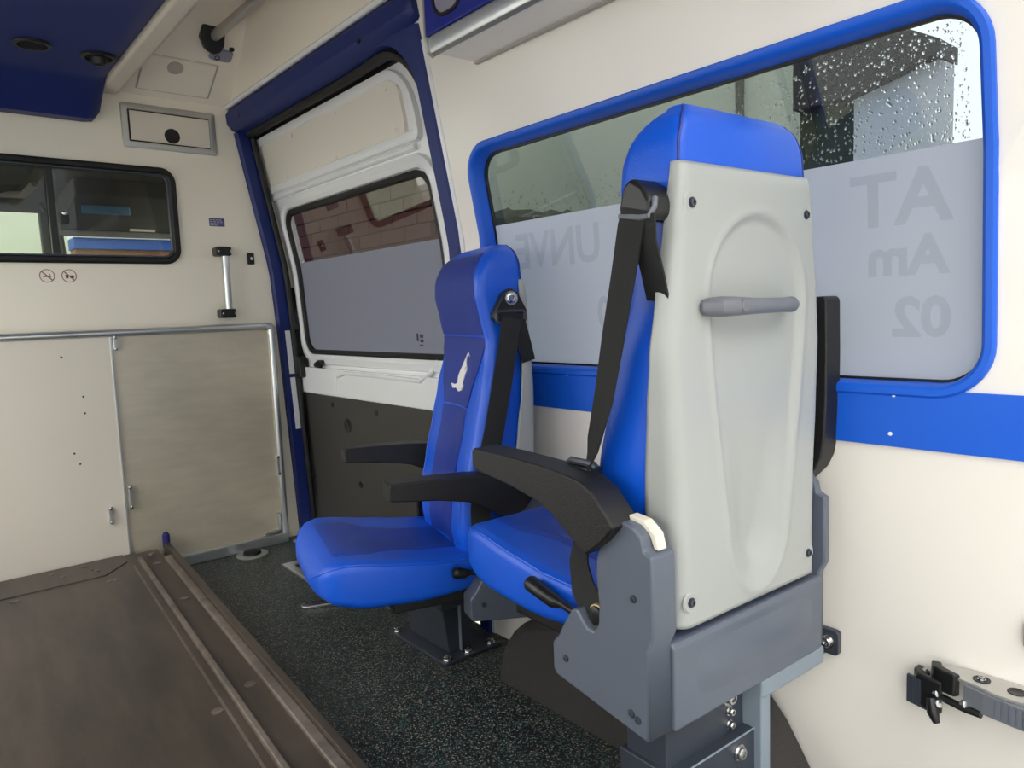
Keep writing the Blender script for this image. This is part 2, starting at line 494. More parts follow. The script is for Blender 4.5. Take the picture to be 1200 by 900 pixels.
# bulkhead with its window opening
BW = (-0.26, 0.853, 1.176, 1.538)
def hole_f(x, z): return BW[0] + 0.02 < x < BW[1] - 0.02 and BW[2] + 0.02 < z < BW[3] - 0.02
xs = [LW - 0.05, BW[0] + 0.02, 0.2, 0.6, BW[1] - 0.02, 1.05, 1.3]
zz = [-0.05, 0.5, BW[2] + 0.02, 1.35, BW[3] - 0.02, 1.8]
wf = grid_wall('wall_front', xs, zz, hole_f, FM, M['bulk'])
sm = wf.modifiers.new('thickness', 'SOLIDIFY'); sm.thickness = 0.03; sm.offset = -1
if wf.data.polygons[0].normal.y > 0: wf.data.flip_normals()
struct(wf, 'cream bulkhead wall between patient room and cab')

# ceiling: flat roof lining, side coves and the sloping front panel
cs = []
SL = [(3.02, 1.79), (2.75, 1.95), (2.56, 2.045), (2.40, 2.08), (Y_REAR, 2.08)]
def sidex(z): return {1.79: 1.083, 1.95: 1.058, 2.045: 1.02, 2.08: 0.96}[z]
v, f = [], []
for (y, z) in SL:
    xr = sidex(z)
    v += [(LW + 0.14, y, z), (xr, y, z)]
for i in range(len(SL) - 1):
    f.append((2 * i, 2 * i + 1, 2 * i + 3, 2 * i + 2))
# right cove: from the wall top up to the lining
base = len(v)
cov = [(1.79, 1.083), (1.95, 1.058), (2.045, 1.02), (2.08, 0.96)]
for (z, x) in cov:
    yf = {1.79: 3.02, 1.95: 2.75, 2.045: 2.56, 2.08: 2.40}[z]
    v += [(x, yf, z), (x, Y_REAR, z)]
for i in range(3):
    f.append((base + 2 * i, base + 2 * i + 1, base + 2 * i + 3, base + 2 * i + 2))
base = len(v)
v += [(LW + 0.14, 3.02, 1.79), (LW + 0.14, Y_REAR, 1.79), (LW + 0.14, Y_REAR, 2.08), (LW + 0.14, 2.4, 2.08)]
f.append((base, base + 1, base + 2, base + 3))
ce = obj('ceiling', v, f, M['ceil'], smooth=True)
struct(ce, 'cream moulded roof lining with sloping front panel')

# outer roof skin so that no daylight leaks in through the lining
struct(obj('trim_4', [(LW - 0.05, Y_REAR, 1.80), (LW - 0.05, 3.2, 1.80), (LW - 0.05, Y_REAR, 2.16), (LW - 0.05, 3.2, 2.16), (1.14, Y_REAR, 2.16), (1.14, 3.2, 2.16), (1.16, Y_REAR, 1.78), (1.16, 3.2, 1.78)],
           [(0, 1, 3, 2), (2, 3, 5, 4), (4, 5, 7, 6)], M['outer_blue']), 'white outer roof skin of the van')

# ------------------------------------------------------------------ blue stripe panel below the window
sp = strip_plate('trim_2', 0.0, 1.626, 0.704, 0.800, 0.0, WM, -0.006, 0.004, M['blue_trim'], nb=3)
struct(sp, 'bright blue horizontal rail panel below the side window')
for (y_, z_) in ((0.494, 0.790), (0.500, 0.725), (1.25, 0.790), (0.16, 0.790), (0.16, 0.725)):
    _s = lathe('screw', WM(y_, z_, -0.006), (-1, 0, 0), [(-0.001, 0.0034), (0.0008, 0.0034), (0.0014, 0.002)], M['white'], n=10)
    bpy.context.view_layer.update(); _s.parent = sp

# ------------------------------------------------------------------ side window
w1 = struct(empty('window_1', WM(0.95, 0.79)), 'large side window in blue plastic frame with frosted lower half')
def loc_to(o, parent):
    bpy.context.view_layer.update()
    o.parent = parent
    o.matrix_parent_inverse = parent.matrix_world.inverted()
    return o
W1 = lambda o: loc_to(o, w1)
W1(ring('window_frame', WIN, 0.085, [(0.0, 0.002), (0.0, -0.006), (0.004, -0.010), (0.013, -0.010), (0.018, -0.006), (0.021, 0.004), (0.022, 0.040)], WM, M['blue_trim'], n=10))
W1(ring('glass_seal', (WIN[0] + 0.019, WIN[1] - 0.019, WIN[2] + 0.019, WIN[3] - 0.019), 0.066, [(0, 0.036), (0, 0.031), (0.007, 0.031), (0.007, 0.040)], WM, M['black_rubber'], n=10))
gl = W1(strip_plate('pane', WIN[0] + 0.02, WIN[1] - 0.02, WIN[2] + 0.02, WIN[3] - 0.02, 0.065, WM, 0.036, 0.0395, M['glass'], nb=24))
FILM_TOP = 1.175
def film_rows(name, a0, a1, b0, b1, r, mp, off, m, nb=16):
    v, f = [], []
    for i in range(nb + 1):
        b = b0 + (b1 - b0) * (i / nb) ** 1.6
        e = b - b0
        ins = r - math.sqrt(max(0, r * r - (r - e) ** 2)) if e < r else 0
        v += [mp(a0 + ins, b, off), mp(a1 - ins, b, off)]
    for i in range(nb): f.append((2 * i, 2 * i + 1, 2 * i + 3, 2 * i + 2))
    return obj(name, v, f, m, smooth=True)
fo = W1(film_rows('frosted_film', WIN[0] + 0.021, WIN[1] - 0.021, WIN[2] + 0.021, FILM_TOP, 0.065, WM, 0.0350, M['film']))
fo['label'] = 'grey frosted film on the lower half of the glass'

def text_mesh(txt, size, bold_off=0.0, shear=0.0):
    cu = bpy.data.curves.new('lettering', 'FONT')
    cu.body = txt; cu.size = size; cu.offset = bold_off; cu.shear = shear
    cu.resolution_u = 3
    t = bpy.data.objects.new('lettering_source', cu)
    col.objects.link(t)
    bpy.context.view_layer.update()
    me = bpy.data.meshes.new_from_object(t.evaluated_get(bpy.context.evaluated_depsgraph_get()))
    bpy.data.objects.remove(t); bpy.data.curves.remove(cu)
    return me
def text_on(txt, size, mp, m, name='lettering', bold=0.0, shear=0.0, xscale=1.0):
    me = text_mesh(txt, size, bold, shear)
    for vv in me.vertices:
        vv.co = Vector(mp(vv.co.x * xscale, vv.co.y))
    me.materials.clear(); me.materials.append(m)
    o = bpy.data.objects.new(name, me); col.objects.link(o)
    return o
# vehicle lettering on the outside of the film: mirrored when seen from the inside
for txt, size, y0, z0, xs_, shear in (('AT', 0.120, 0.425, 1.066, 1.0, 0.0), ('UNVE', 0.122, 1.150, 1.058, 0.95, 0.0), ('Am', 0.085, 0.430, 0.985, 1.0, 0.0), ('02', 0.088, 0.425, 0.885, 1.0, 0.0), ('00', 0.105, 1.085, 0.900, 0.85, 0.0)):
    W1(text_on(txt, size, lambda a, b, y0=y0, z0=z0: WM(y0 + a, z0 + b, 0.0342), M['film_text'], bold=0.003, xscale=xs_))

# rain on the glass
random.seed(4)
v, f = [], []
def drop(y, z, r):
    b = len(v); h = r * 0.55
    cx = Vector(WM(y, z, 0.0396))
    n = 6
    for k in range(n):
        a = 2 * math.pi * k / n
        v.append(cx + Vector((0, math.cos(a) * r, math.sin(a) * r * 1.15)))
    for k in range(n):
        a = 2 * math.pi * (k + 0.5) / n
        v.append(cx + Vector((h * 0.75, math.cos(a) * r * 0.62, math.sin(a) * r * 0.7)))
    v.append(cx + Vector((h, 0, 0)))
    for k in range(n):
        k2 = (k + 1) % n
        f.append((b + k, b + k2, b + n + k)); f.append((b + k2, b + n + k2, b + n + k)); f.append((b + n + k, b + n + k2, b + 2 * n))
for i in range(2100):
    y = 0.40 + 1.10 * random.random() ** 1.3
    z = FILM_TOP + 0.005 + 0.165 * random.random() ** 1.15
    if y > 0.85 and (random.random() < 0.5 or z > 1.26): continue
    drop(y, z, random.choice((0.0009, 0.0011, 0.0013, 0.0016, 0.0020, 0.0026)))
dr = obj('rain_drops', v, f, M['drop'], smooth=True)
dr['kind'] = 'stuff'; W1(dr)
# droplets showing through the film
v, f = [], []
for i in range(150):
    drop(0.40 + 0.75 * random.random(), 0.84 + 0.32 * random.random(), random.choice((0.0012, 0.0016, 0.002)))
v = [Vector((p.x - 0.0048, p.y, p.z)) for p in v]
dr = obj('film_blisters', v, f, M['white_render'], smooth=True)
dr['kind'] = 'stuff'; W1(dr)

# ------------------------------------------------------------------ sliding door and its blue surround
t1 = struct(empty('trim_1', WM(2.3, 0.0)), 'navy blue plastic surround of the sliding door opening')
T1 = lambda o: loc_to(o, t1)
# header moulding
hp = [(-0.004, 1.790), (-0.022, 1.768), (-0.026, 1.730), (-0.010, 1.708), (0.02, 1.700), (0.075, 1.698), (0.075, 1.79)]
ye = [1.628, 1.638, 1.666, 2.2, 2.7, 2.995]
v, f = [], []
for i, y in enumerate(ye):
    s = (0.72, 0.92, 1, 1, 1, 1)[i]
    for (o_, z) in hp:
        zc = 1.735 + (z - 1.735) * s
        v.append((wx(zc) + (o_ if o_ > 0 else o_ * s), y, zc))
n = len(hp)
for i in range(len(ye) - 1):
    for k in range(n): f.append((i * n + k, i * n + (k + 1) % n, (i + 1) * n + (k + 1) % n, (i + 1) * n + k))
f.append(tuple(range(n))[::-1]); f.append(tuple(range((len(ye) - 1) * n, len(ye) * n)))
T1(obj('header', v, f, M['navy_trim'], smooth=True))
for (yy, zz_) in ((1.90, 1.728), (2.86, 1.735)):
    T1(lathe('screw_hole', WM(yy, zz_, -0.026), (-1, 0, 0), [(0, 0.009), (0.0015, 0.009), (0.0015, 0.007), (0.0010, 0.006)], M['black']))
def pillar(name, y0, y1, off0, off1, m, z0=0.0, z1=1.70, ch=0.006):
    v, f = [], []
    zs_ = [z0 + (z1 - z0) * i / 24 for i in range(25)]
    for z in zs_:
        for (y, o_) in ((y0, off1), (y0, off0 + ch), (y0 + ch, off0), (y1 - ch, off0), (y1, off0 + ch), (y1, off1)):
            v.append((wx(z) + o_, y, z))
    n = 6
    for i in range(len(zs_) - 1):
        for k in range(n): f.append((i * n + k, i * n + (k + 1) % n, (i + 1) * n + (k + 1) % n, (i + 1) * n + k))
    f.append(tuple(range(n))[::-1]); f.append(tuple(range(24 * n, 25 * n)))
    return obj(name, v, f, m, smooth=True)
T1(pillar('rear_pillar', 1.638, 1.694, -0.010, 0.075, M['navy_trim']))
T1(pillar('front_pillar', 2.972, 3.04, -0.006, 0.062, M['navy_trim']))
T1(pillar('white_edge', 1.624, 1.640, -0.004, 0.01, M['door_white'], z1=1.66, ch=0.002))
# corner fillet of the opening
fil = [(1.692, 1.712)] + [(1.692 + 0.17 - 0.17 * math.cos(R(a)), 1.534 + 0.17 * math.sin(R(a))) for a in range(0, 91, 10)]
T1(plate('corner_fillet', fil, WM, -0.004, 0.075, M['navy_trim']))
_sp = [WM(1.708, 0.01 + 1.51 * i / 16, 0.030) for i in range(17)]
_sp += [WM(1.708 + 0.17 - 0.17 * math.cos(R(a)), 1.524 + 0.168 * math.sin(R(a)), 0.030) for a in range(10, 91, 10)]
_sp += [WM(y, 1.692, 0.040) for y in (2.1, 2.4, 2.7, 2.95)]
T1(tube('door_seal', _sp, 0.016, M['black_rubber'], n=10))
_sp = [WM(2.962, 0.01 + 1.68 * i / 20, 0.052) for i in range(21)]
T1(tube('door_seal', _sp, 0.012, M['black_rubber'], n=10))
for (z0, z1) in ((0.715, 0.90), (0.475, 0.70)):
    T1(obj('label_strip', [(wx(z0) + 0.018, 2.9705, z0), (wx(z0) + 0.040, 2.9705, z0), (wx(z1) + 0.040, 2.9705, z1), (wx(z1) + 0.018, 2.9705, z1),
                           (wx(z0) + 0.018, 2.9725, z0), (wx(z0) + 0.040, 2.9725, z0), (wx(z1) + 0.040, 2.9725, z1), (wx(z1) + 0.018, 2.9725, z1)], BF, M['white']))

struct(tube('trim_3', [WM(y, 1.797, -0.012) for y in (1.46, 1.7, 2.2, 2.7, 2.99)], 0.010, M['door_white'], n=10), 'white ledge moulding above the door header')

D0 = 0.088
def DM(y, z, off=0.0): return (wx(min(z, 1.8)) + D0 + off, y, z)
d1 = struct(empty('door_1', DM(2.4, 0.0)), 'white sliding side door with frosted window and dark lower panel')
DD = lambda o: loc_to(o, d1)
DG = (1.845, 2.905, 0.805, 1.380)
def hole_d(y, z): return DG[0] < y < DG[1] and DG[2] < z < DG[3]
dl = grid_wall('door_leaf', [1.64, DG[0], 2.2, 2.6, DG[1], 3.05, 3.2], [-0.04, 0.3, 0.6, DG[2], 0.9, 1.15, DG[3], 1.5, 1.72], hole_d, DM, M['door_white'])
sm = dl.modifiers.new('thickness', 'SOLIDIFY'); sm.thickness = 0.03; sm.offset = -1
if dl.data.polygons[0].normal.x > 0: dl.data.flip_normals()
DD(dl)
# pressed frame round the door window
DD(ring('window_pressing', (DG[0] - 0.055, DG[1] + 0.05, DG[2] - 0.05, DG[3] + 0.055), 0.11, [(0.0, 0.0), (0.006, -0.014), (0.03, -0.020), (0.043, -0.014), (0.048, 0.004)], DM, M['door_white'], n=10))
DD(ring('glass_seal', (DG[0] - 0.008, DG[1] + 0.008, DG[2] - 0.008, DG[3] + 0.008), 0.077, [(0, 0.006), (0.001, -0.010), (0.008, -0.013), (0.018, -0.008), (0.021, 0.003)], DM, M['black_rubber'], n=10))
DD(strip_plate('pane', DG[0], DG[1], DG[2], DG[3], 0.07, DM, 0.006, 0.010, M['glass_dark'], nb=24))
fd = DD(film_rows('frosted_film', DG[0] + 0.004, DG[1] - 0.004, DG[2] + 0.004, 1.178, 0.066, DM, 0.0045, M['film_door']))
fd['label'] = 'grey frosted film on the lower part of the door glass'
for i_, (yy, zz_, w_, h_) in enumerate(((2.055, 0.872, 0.010, 0.026), (2.030, 0.876, 0.018, 0.012), (2.030, 0.860, 0.018, 0.010), (2.035, 0.845, 0.02, 0.005))):
    DD(plate('glass_mark', [(yy - w_ / 2, zz_ - h_ / 2), (yy + w_ / 2, zz_ - h_ / 2), (yy + w_ / 2, zz_ + h_ / 2), (yy - w_ / 2, zz_ + h_ / 2)], DM, 0.0030, 0.0042, M['film_mark']))
# upper card
DD(ring('leaf_edge', (1.672, 3.40, -0.14, 1.755), [0.02, 0.02, 0.22, 0.02], [(0.0, -0.012), (0.062, -0.012), (0.066, 0.001)], DM, M['black_rubber'], n=8))
DD(strip_plate('upper_card', 1.905, 3.12, 1.482, 1.655, 0.045, DM, -0.012, 0.002, M['door_card'], nb=14))
DD(ring('upper_pressing', (1.835, 3.17, 1.462, 1.684), [0.03, 0.03, 0.13, 0.03], [(0.0, 0.0), (0.004, -0.016), (0.012, -0.018), (0.030, -0.016), (0.038, -0.006), (0.042, 0.0)], DM, M['door_white'], n=8))
for (yy, zz_) in ((1.970, 1.635), (2.30, 1.635), (2.66, 1.635), (1.955, 1.51), (2.36, 1.502), (2.78, 1.502), (3.0, 1.505)):
    DD(lathe('clip', DM(yy, zz_, -0.012), (-1, 0, 0), [(0, 0.009), (0.002, 0.009), (0.004, 0.006)], M['door_card'], n=12))
# rain-gutter rib between card and window
DD(tube('upper_rib', [DM(1.88, 1.452, -0.002), DM(2.4, 1.452, -0.004), DM(3.02, 1.452, -0.002)], 0.012, M['door_white'], n=10))
# middle pressed band
DD(strip_plate('waist_band', 1.73, 3.18, 0.635, 0.742, 0.012, DM, -0.022, 0.002, M['door_white'], nb=10))
DD(tube('waist_rib', [DM(2.62, 0.716, -0.022), DM(2.55, 0.732, -0.024), DM(2.3, 0.732, -0.024), DM(2.02, 0.728, -0.024), DM(1.96, 0.76, -0.012), DM(1.93, 0.80, -0.004)], 0.008, M['door_white'], n=8))
DD(tube('waist_rib', [DM(2.64, 0.722, -0.02), DM(2.64, 0.66, -0.022)], 0.010, M['door_white'], n=8))
DD(tube('latch_knob', [DM(2.80, 0.752, -0.002), DM(2.80, 0.756, -0.022), DM(2.765, 0.764, -0.026), DM(2.735, 0.768, -0.022)], [0.012, 0.013, 0.014, 0.010], M['black'], n=10))
DD(tube('latch_lever', [DM(2.92, 0.775, -0.004), DM(2.90, 0.778, -0.012), DM(2.86, 0.776, -0.006)], 0.006, M['black'], n=8))
# lower panel
lp = DD(strip_plate('lower_panel', 1.72, 3.085, 0.02, 0.628, 0.0, DM, -0.010, -0.004, M['door_grey'], nb=8))
lp['label'] = 'dark grey laminate lower door panel'
DD(strip_plate('panel_edge', 3.085, 3.18, 0.0, 0.735, 0.0, DM, -0.016, -0.002, M['door_white'], nb=8))
for (yy, zz_, r_) in ((2.72, 0.595, 0.012), (2.36, 0.590, 0.012), (2.60, 0.520, 0.029), (2.54, 0.285, 0.013)):
    DD(lathe('panel_hole', DM(yy, zz_, -0.0105), (-1, 0, 0), [(-0.002, r_), (0.0012, r_), (0.0012, r_ * 0.9), (0.0006, r_ * 0.85)], M['black']))
# black guide on the front edge of the door
DD(prism('door_guide', [(2.985, 1.08), (2.96, 1.00), (2.93, 0.905), (2.955, 0.89), (2.96, 0.80), (2.915, 0.785), (2.915, 0.70), (2.99, 0.69), (3.03, 0.75), (3.03, 1.08)], 'x', 1.268, 1.312, M['black'], bevel=0.006))

# ------------------------------------------------------------------ bulkhead window
w2 = struct(empty('window_2', FM(0.3, 1.176)), 'sliding bulkhead window in black rubber frame')
W2 = lambda o: loc_to(o, w2)
W2(ring('window_frame', BW, 0.055, [(0.0, 0.0), (0.0, 0.010), (0.008, 0.016), (0.020, 0.016), (0.026, 0.008), (0.026, -0.03)], FM, M['black_rubber'], n=8))
W2(ring('inner_rail', (BW[0] + 0.022, BW[1] - 0.022, BW[2] + 0.022, BW[3] - 0.022), 0.035, [(0.0, 0.006), (0.003, 0.009), (0.008, 0.009), (0.010, -0.004)], FM, M['steel_dark'], n=8))
W2(plate('pane', rrect(0.43, BW[1] - 0.02, BW[2] + 0.02, BW[3] - 0.02, 0.035), FM, -0.010, -0.014, M['glass_cab']))
W2(plate('pane', rrect(BW[0] + 0.02, 0.46, BW[2] + 0.02, BW[3] - 0.02, 0.02), FM, -0.018, -0.022, M['glass_cab']))
W2(plate('sash_bar', [(0.428, BW[2] + 0.02), (0.450, BW[2] + 0.02), (0.450, BW[3] - 0.02), (0.428, BW[3] - 0.02)], FM, -0.022, 0.002, M['black'], bevel=0.002))
lk = W2(plate('slide_lock', rrect(0.462, 0.487, 1.315, 1.352, 0.006), FM, -0.009, 0.010, M['black'], bevel=0.002))
lk2 = lathe('lock_knob', FM(0.474, 1.350, 0.002), (0, -1, 0), [(0, 0.009), (0.012, 0.009), (0.014, 0.006)], M['chrome']); loc_to(lk2, lk)

# ------------------------------------------------------------------ things on the bulkhead
# locker flap
fl = tag(empty('locker_flap', FM(0.85, 1.605)), 'small white locker flap in grey frame with black finger hole', 'locker flap')
loc_to(ring('frame', (0.683, 1.020, 1.604, 1.764), 0.006, [(0, 0), (0, 0.008), (0.003, 0.010), (0.020, 0.010), (0.022, 0.008), (0.022, 0)], FM, M['alu_soft'], n=2), fl)
loc_to(plate('flap', [(0.712, 1.632), (0.996, 1.630), (0.996, 1.738), (0.712, 1.738)], FM, 0.003, 0.0065, M['white_panel'], bevel=0.001), fl)
loc_to(plate('shadow_gap', [(0.705, 1.626), (1.000, 1.626), (1.000, 1.742), (0.705, 1.742)], FM, 0.0, 0.002, M['black']), fl)
loc_to(lathe('finger_hole', FM(0.856, 1.660, 0.006), (0, -1, 0), [(-0.002, 0.028), (0.0022, 0.028), (0.0022, 0.025), (0.0014, 0.024)], M['black'], n=24), fl)

# vertical grab handle
gh = tag(empty('grab_handle', FM(1.004, 0.985)), 'short vertical aluminium grab handle with black end brackets on bulkhead', 'grab handle')
loc_to(tube('bar', [FM(1.010, 0.975, 0.035), FM(1.010, 1.24, 0.035)], 0.014, M['alu'], n=16), gh)
for z0 in (1.208, 0.962):
    b_ = loc_to(plate('bracket', [(0.972, z0 + 0.004), (0.978, z0), (1.026, z0), (1.034, z0 + 0.006), (1.028, z0 + 0.014), (1.028, z0 + 0.022), (1.034, z0 + 0.030), (1.028, z0 + 0.036), (0.978, z0 + 0.036), (0.972, z0 + 0.030)], FM, 0.0, 0.052, M['black'], bevel=0.004), gh)
    loc_to(lathe('screw', FM(0.981, z0 + 0.018, 0.052), (0, -1, 0), [(-0.001, 0.004), (0.001, 0.004), (0.002, 0.002)], M['chrome'], n=10), b_)
# switch
sw = tag(empty('rocker_switch', FM(1.124, 1.18)), 'small black rocker switch with white symbol on bulkhead', 'switch')
loc_to(plate('plate', rrect(1.110, 1.138, 1.178, 1.226, 0.005), FM, 0, 0.008, M['black'], bevel=0.002), sw)
loc_to(plate('rocker', rrect(1.114, 1.134, 1.184, 1.220, 0.003), FM, 0.006, 0.012, M['black_rubber'], bevel=0.002), sw)
loc_to(plate('symbol', [(1.121, 1.196), (1.127, 1.196), (1.130, 1.203), (1.124, 1.210), (1.119, 1.203)], FM, 0.011, 0.0128, M['white']), sw)
# stickers
st = tag(empty('notice_sticker', FM(1.0, 1.33)), 'small violet printed notice sticker above the grab handle', 'sticker')
loc_to(plate('sheet', [(0.970, 1.328), (1.030, 1.328), (1.030, 1.360), (0.970, 1.360)], FM, 0.0, 0.0008, M['sticker']), st)
for k, (w_, z_) in enumerate(((0.046, 1.353), (0.050, 1.346), (0.052, 1.339), (0.034, 1.333))):
    for j in range(4):
        loc_to(plate('print_line', [(0.974 + w_ * j / 4, z_ - 0.0014), (0.974 + w_ * (j + 0.78) / 4, z_ - 0.0014), (0.974 + w_ * (j + 0.78) / 4, z_ + 0.0014), (0.974 + w_ * j / 4, z_ + 0.0014)], FM, 0.0008, 0.0012, M['sticker_ink']), st)
def prohibition(cx, cz, what):
    s = tag(empty('prohibition_sticker', FM(cx, cz - 0.02)), {'smoke': 'round no smoking pictogram sticker under bulkhead window', 'food': 'round no eating or drinking pictogram sticker under bulkhead window'}[what], 'sticker')
    n = 28
    v, f = [], []
    for k in range(n):
        a = 2 * math.pi * k / n
        for r_ in (0.0235, 0.0210): v.append(FM(cx + r_ * math.cos(a), cz + r_ * math.sin(a), 0.0009))
    for k in range(n):
        k2 = (k + 1) % n; f.append((2 * k, 2 * k2, 2 * k2 + 1, 2 * k + 1))
    loc_to(obj('ring_mark', v, f, M['red_ink'], solid=0.0004), s)
    d_ = 0.0152; t_ = 0.0013
    loc_to(plate('slash', [(cx - d_ - t_, cz + d_ - t_), (cx - d_ + t_, cz + d_ + t_), (cx + d_ + t_, cz - d_ + t_), (cx + d_ - t_, cz - d_ - t_)], FM, 0.0005, 0.0010, M['red_ink']), s)
    if what == 'smoke':
        loc_to(plate('cigarette', [(cx - 0.012, cz - 0.004), (cx + 0.012, cz - 0.004), (cx + 0.012, cz), (cx - 0.012, cz)], FM, 0.0, 0.0006, M['grey_ink']), s)
        loc_to(plate('smoke_wisp', [(cx + 0.009, cz + 0.001), (cx + 0.011, cz + 0.001), (cx + 0.008, cz + 0.009), (cx + 0.006, cz + 0.009)], FM, 0.0, 0.0006, M['grey_ink']), s)
    else:
        loc_to(plate('cup', [(cx - 0.010, cz - 0.009), (cx - 0.003, cz - 0.009), (cx - 0.001, cz + 0.004), (cx - 0.012, cz + 0.004)], FM, 0.0, 0.0006, M['grey_ink']), s)
        loc_to(plate('burger', rrect(cx + 0.002, cx + 0.015, cz - 0.008, cz + 0.002, 0.003, 3), FM, 0.0, 0.0006, M['grey_ink']), s)
prohibition(0.403, 1.131, 'smoke')
prohibition(0.470, 1.131, 'food')

# ------------------------------------------------------------------ lower partition
pa = tag(empty('lower_partition', (0.3, 2.97, 0.0)), 'low partition of white panel and bare aluminium sheet in silver frame against bulkhead', 'partition')
PA = lambda o: loc_to(o, pa)
PA(tube('top_rail', [(LW + 0.02, 2.955, 0.922), (1.155, 2.955, 0.922)], 0.014, M['alu'], n=12))
PA(tube('corner_joint', [(1.150, 2.955, 0.922), (1.165, 2.955, 0.920), (1.172, 2.955, 0.912), (1.172, 2.955, 0.89)], 0.0165, M['alu'], n=12))
PA(tube('side_rail', [(1.172, 2.955, 0.905), (1.172, 2.955, 0.0)], 0.0135, M['alu'], n=12))
PA(box('bottom_rail', 0.42, 1.172, 2.940, 2.968, 0.0, 0.042, M['alu'], bevel=0.004))
wp = PA(box('white_panel', LW + 0.02, 0.572, 2.957, 2.967, 0.06, 0.912, M['white_panel'], bevel=0.001)); wp['label'] = 'white coated partition panel'
PA(box('panel_edge', 0.570, 0.576, 2.953, 2.968, 0.06, 0.912, M['alu'], bevel=0.001))
ap = PA(box('aluminium_sheet', 0.576, 1.162, 2.962, 2.968, 0.03, 0.912, M['alu_sheet'])); ap['label'] = 'scratched bare aluminium partition sheet'
def hinge(name, x, z, h, w=0.012):
    o = PA(box(name, x - w / 2, x + w / 2, 2.944, 2.963, z - h / 2, z + h / 2, M['alu'], bevel=0.002))
    for dz_ in (-h * 0.42, h * 0.42):
        loc_to(lathe('screw', (x, 2.944, z + dz_), (0, -1, 0), [(-0.001, 0.006), (0.003, 0.006), (0.004, 0.003)], M['chrome'], n=10), o)
hinge('hinge', 0.590, 0.310, 0.09); hinge('latch_plate', 0.520, 0.255, 0.062); hinge('hinge', 1.160, 0.335, 0.085); hinge('hinge', 0.586, 0.885, 0.05)
PA(box('corner_bracket', 1.142, 1.156, 2.950, 2.962, 0.045, 0.13, M['alu'], bevel=0.002))
PA(box('corner_bracket', 1.085, 1.156, 2.950, 2.962, 0.045, 0.058, M['alu'], bevel=0.002))
for (xx, zz_) in ((0.47, 0.70), (0.47, 0.64), (0.415, 0.845), (0.425, 0.50), (0.44, 0.46)):
    PA(lathe('rivet', (xx, 2.957, zz_), (0, -1, 0), [(-0.001, 0.004), (0.001, 0.004), (0.0015, 0.002)], M['grey_ink'], n=10))

# ------------------------------------------------------------------ ceiling fittings
cu = tag(empty('ceiling_console', (0.1, 1.6, 1.77)), 'navy blue ceiling console with two round black air vents', 'ceiling console')
CU = lambda o: loc_to(o, cu)
body = [(2.985, 1.672), (2.93, 1.672), (2.80, 1.765), (2.76, 1.772), (0.2, 1.772), (0.2, 2.03), (2.985, 2.03)]
v, f = [], []
n = len(body)
for x, k in ((LW + 0.16, 0), (0.555, 0), (0.585, 1), (0.602, 2)):
    for (y, z) in body:
        yy, zz_ = y, z
        if z < 2.0:
            if k == 1: zz_ = z + 0.004
            if k == 2: zz_ = z + 0.028 if y > 2.85 else z + 0.014
        v.append((x, yy, zz_))
for i in range(3):
    for k in range(n): f.append((i * n + k, i * n + (k + 1) % n, (i + 1) * n + (k + 1) % n, (i + 1) * n + k))
f.append(tuple(range(n))[::-1]); f.append(tuple(range(3 * n, 4 * n)))
CU(obj('body', v, f, M['navy_trim'], smooth=True))
for (x, y, tilt) in ((0.363, 2.545, 0), (0.537, 2.56, 1)):
    vr = CU(lathe('air_vent', (x, y, 1.776), (0, 0, -1), [(0, 0.050), (0.008, 0.050), (0.012, 0.046), (0.012, 0.038), (0.002, 0.036)], M['black'], n=28))
    for k in range(-2, 3):
        loc_to(box('louvre', x - 0.034 + abs(k) * 0.006, x + 0.034 - abs(k) * 0.006, y + k * 0.013 - 0.004, y + k * 0.013 + 0.001, 1.765, 1.772, M['black_rubber']), vr)
    if tilt: loc_to(lathe('vent_knob', (x, y, 1.768), (0, 0.2, -1), [(0, 0.022), (0.018, 0.020), (0.024, 0.012)], M['black'], n=18), vr)
CU(prism('edge_strip', [(0.604, 1.772), (0.612, 1.766), (0.655, 1.766), (0.672, 1.780), (0.672, 1.796), (0.604, 1.796)], 'y', 0.2, 2.93, M['strip'], bevel=0.003))
CU(prism('side_fascia', [(0.606, 1.79), (0.664, 1.79), (0.64, 2.07), (0.606, 2.07)], 'y', 0.2, 2.80, M['ceil']))

# sloping panel hatch
def SM(x, s, off=0.0):
    # s runs up the sloping front panel of the ceiling; off towards the room
    a = Vector((x, 3.02 - 0.27 * s, 1.79 + 0.16 * s)); nrm = Vector((0, -0.16, -0.27)).normalized()
    return tuple(a + nrm * off)
hatch = tag(empty('ceiling_hatch', SM(0.87, 0.0)), 'cream rectangular hatch with round grey plug on sloping ceiling panel', 'hatch')
loc_to(plate('cover', [(0.742, 0.18), (0.990, 0.18), (0.990, 0.68), (0.742, 0.68)], SM, -0.001, 0.003, M['ceil'], bevel=0.001), hatch)
loc_to(lathe('plug', SM(0.85, 0.56, 0.003), Vector((0, -0.16, -0.27)), [(-0.001, 0.028), (0.002, 0.028), (0.003, 0.022)], M['disc'], n=20), hatch)
loc_to(ring('groove', (0.735, 0.997, 0.16, 0.70), 0.01, [(0.0, 0.0005), (0.007, 0.0008)], SM, M['disc'], n=2), hatch)

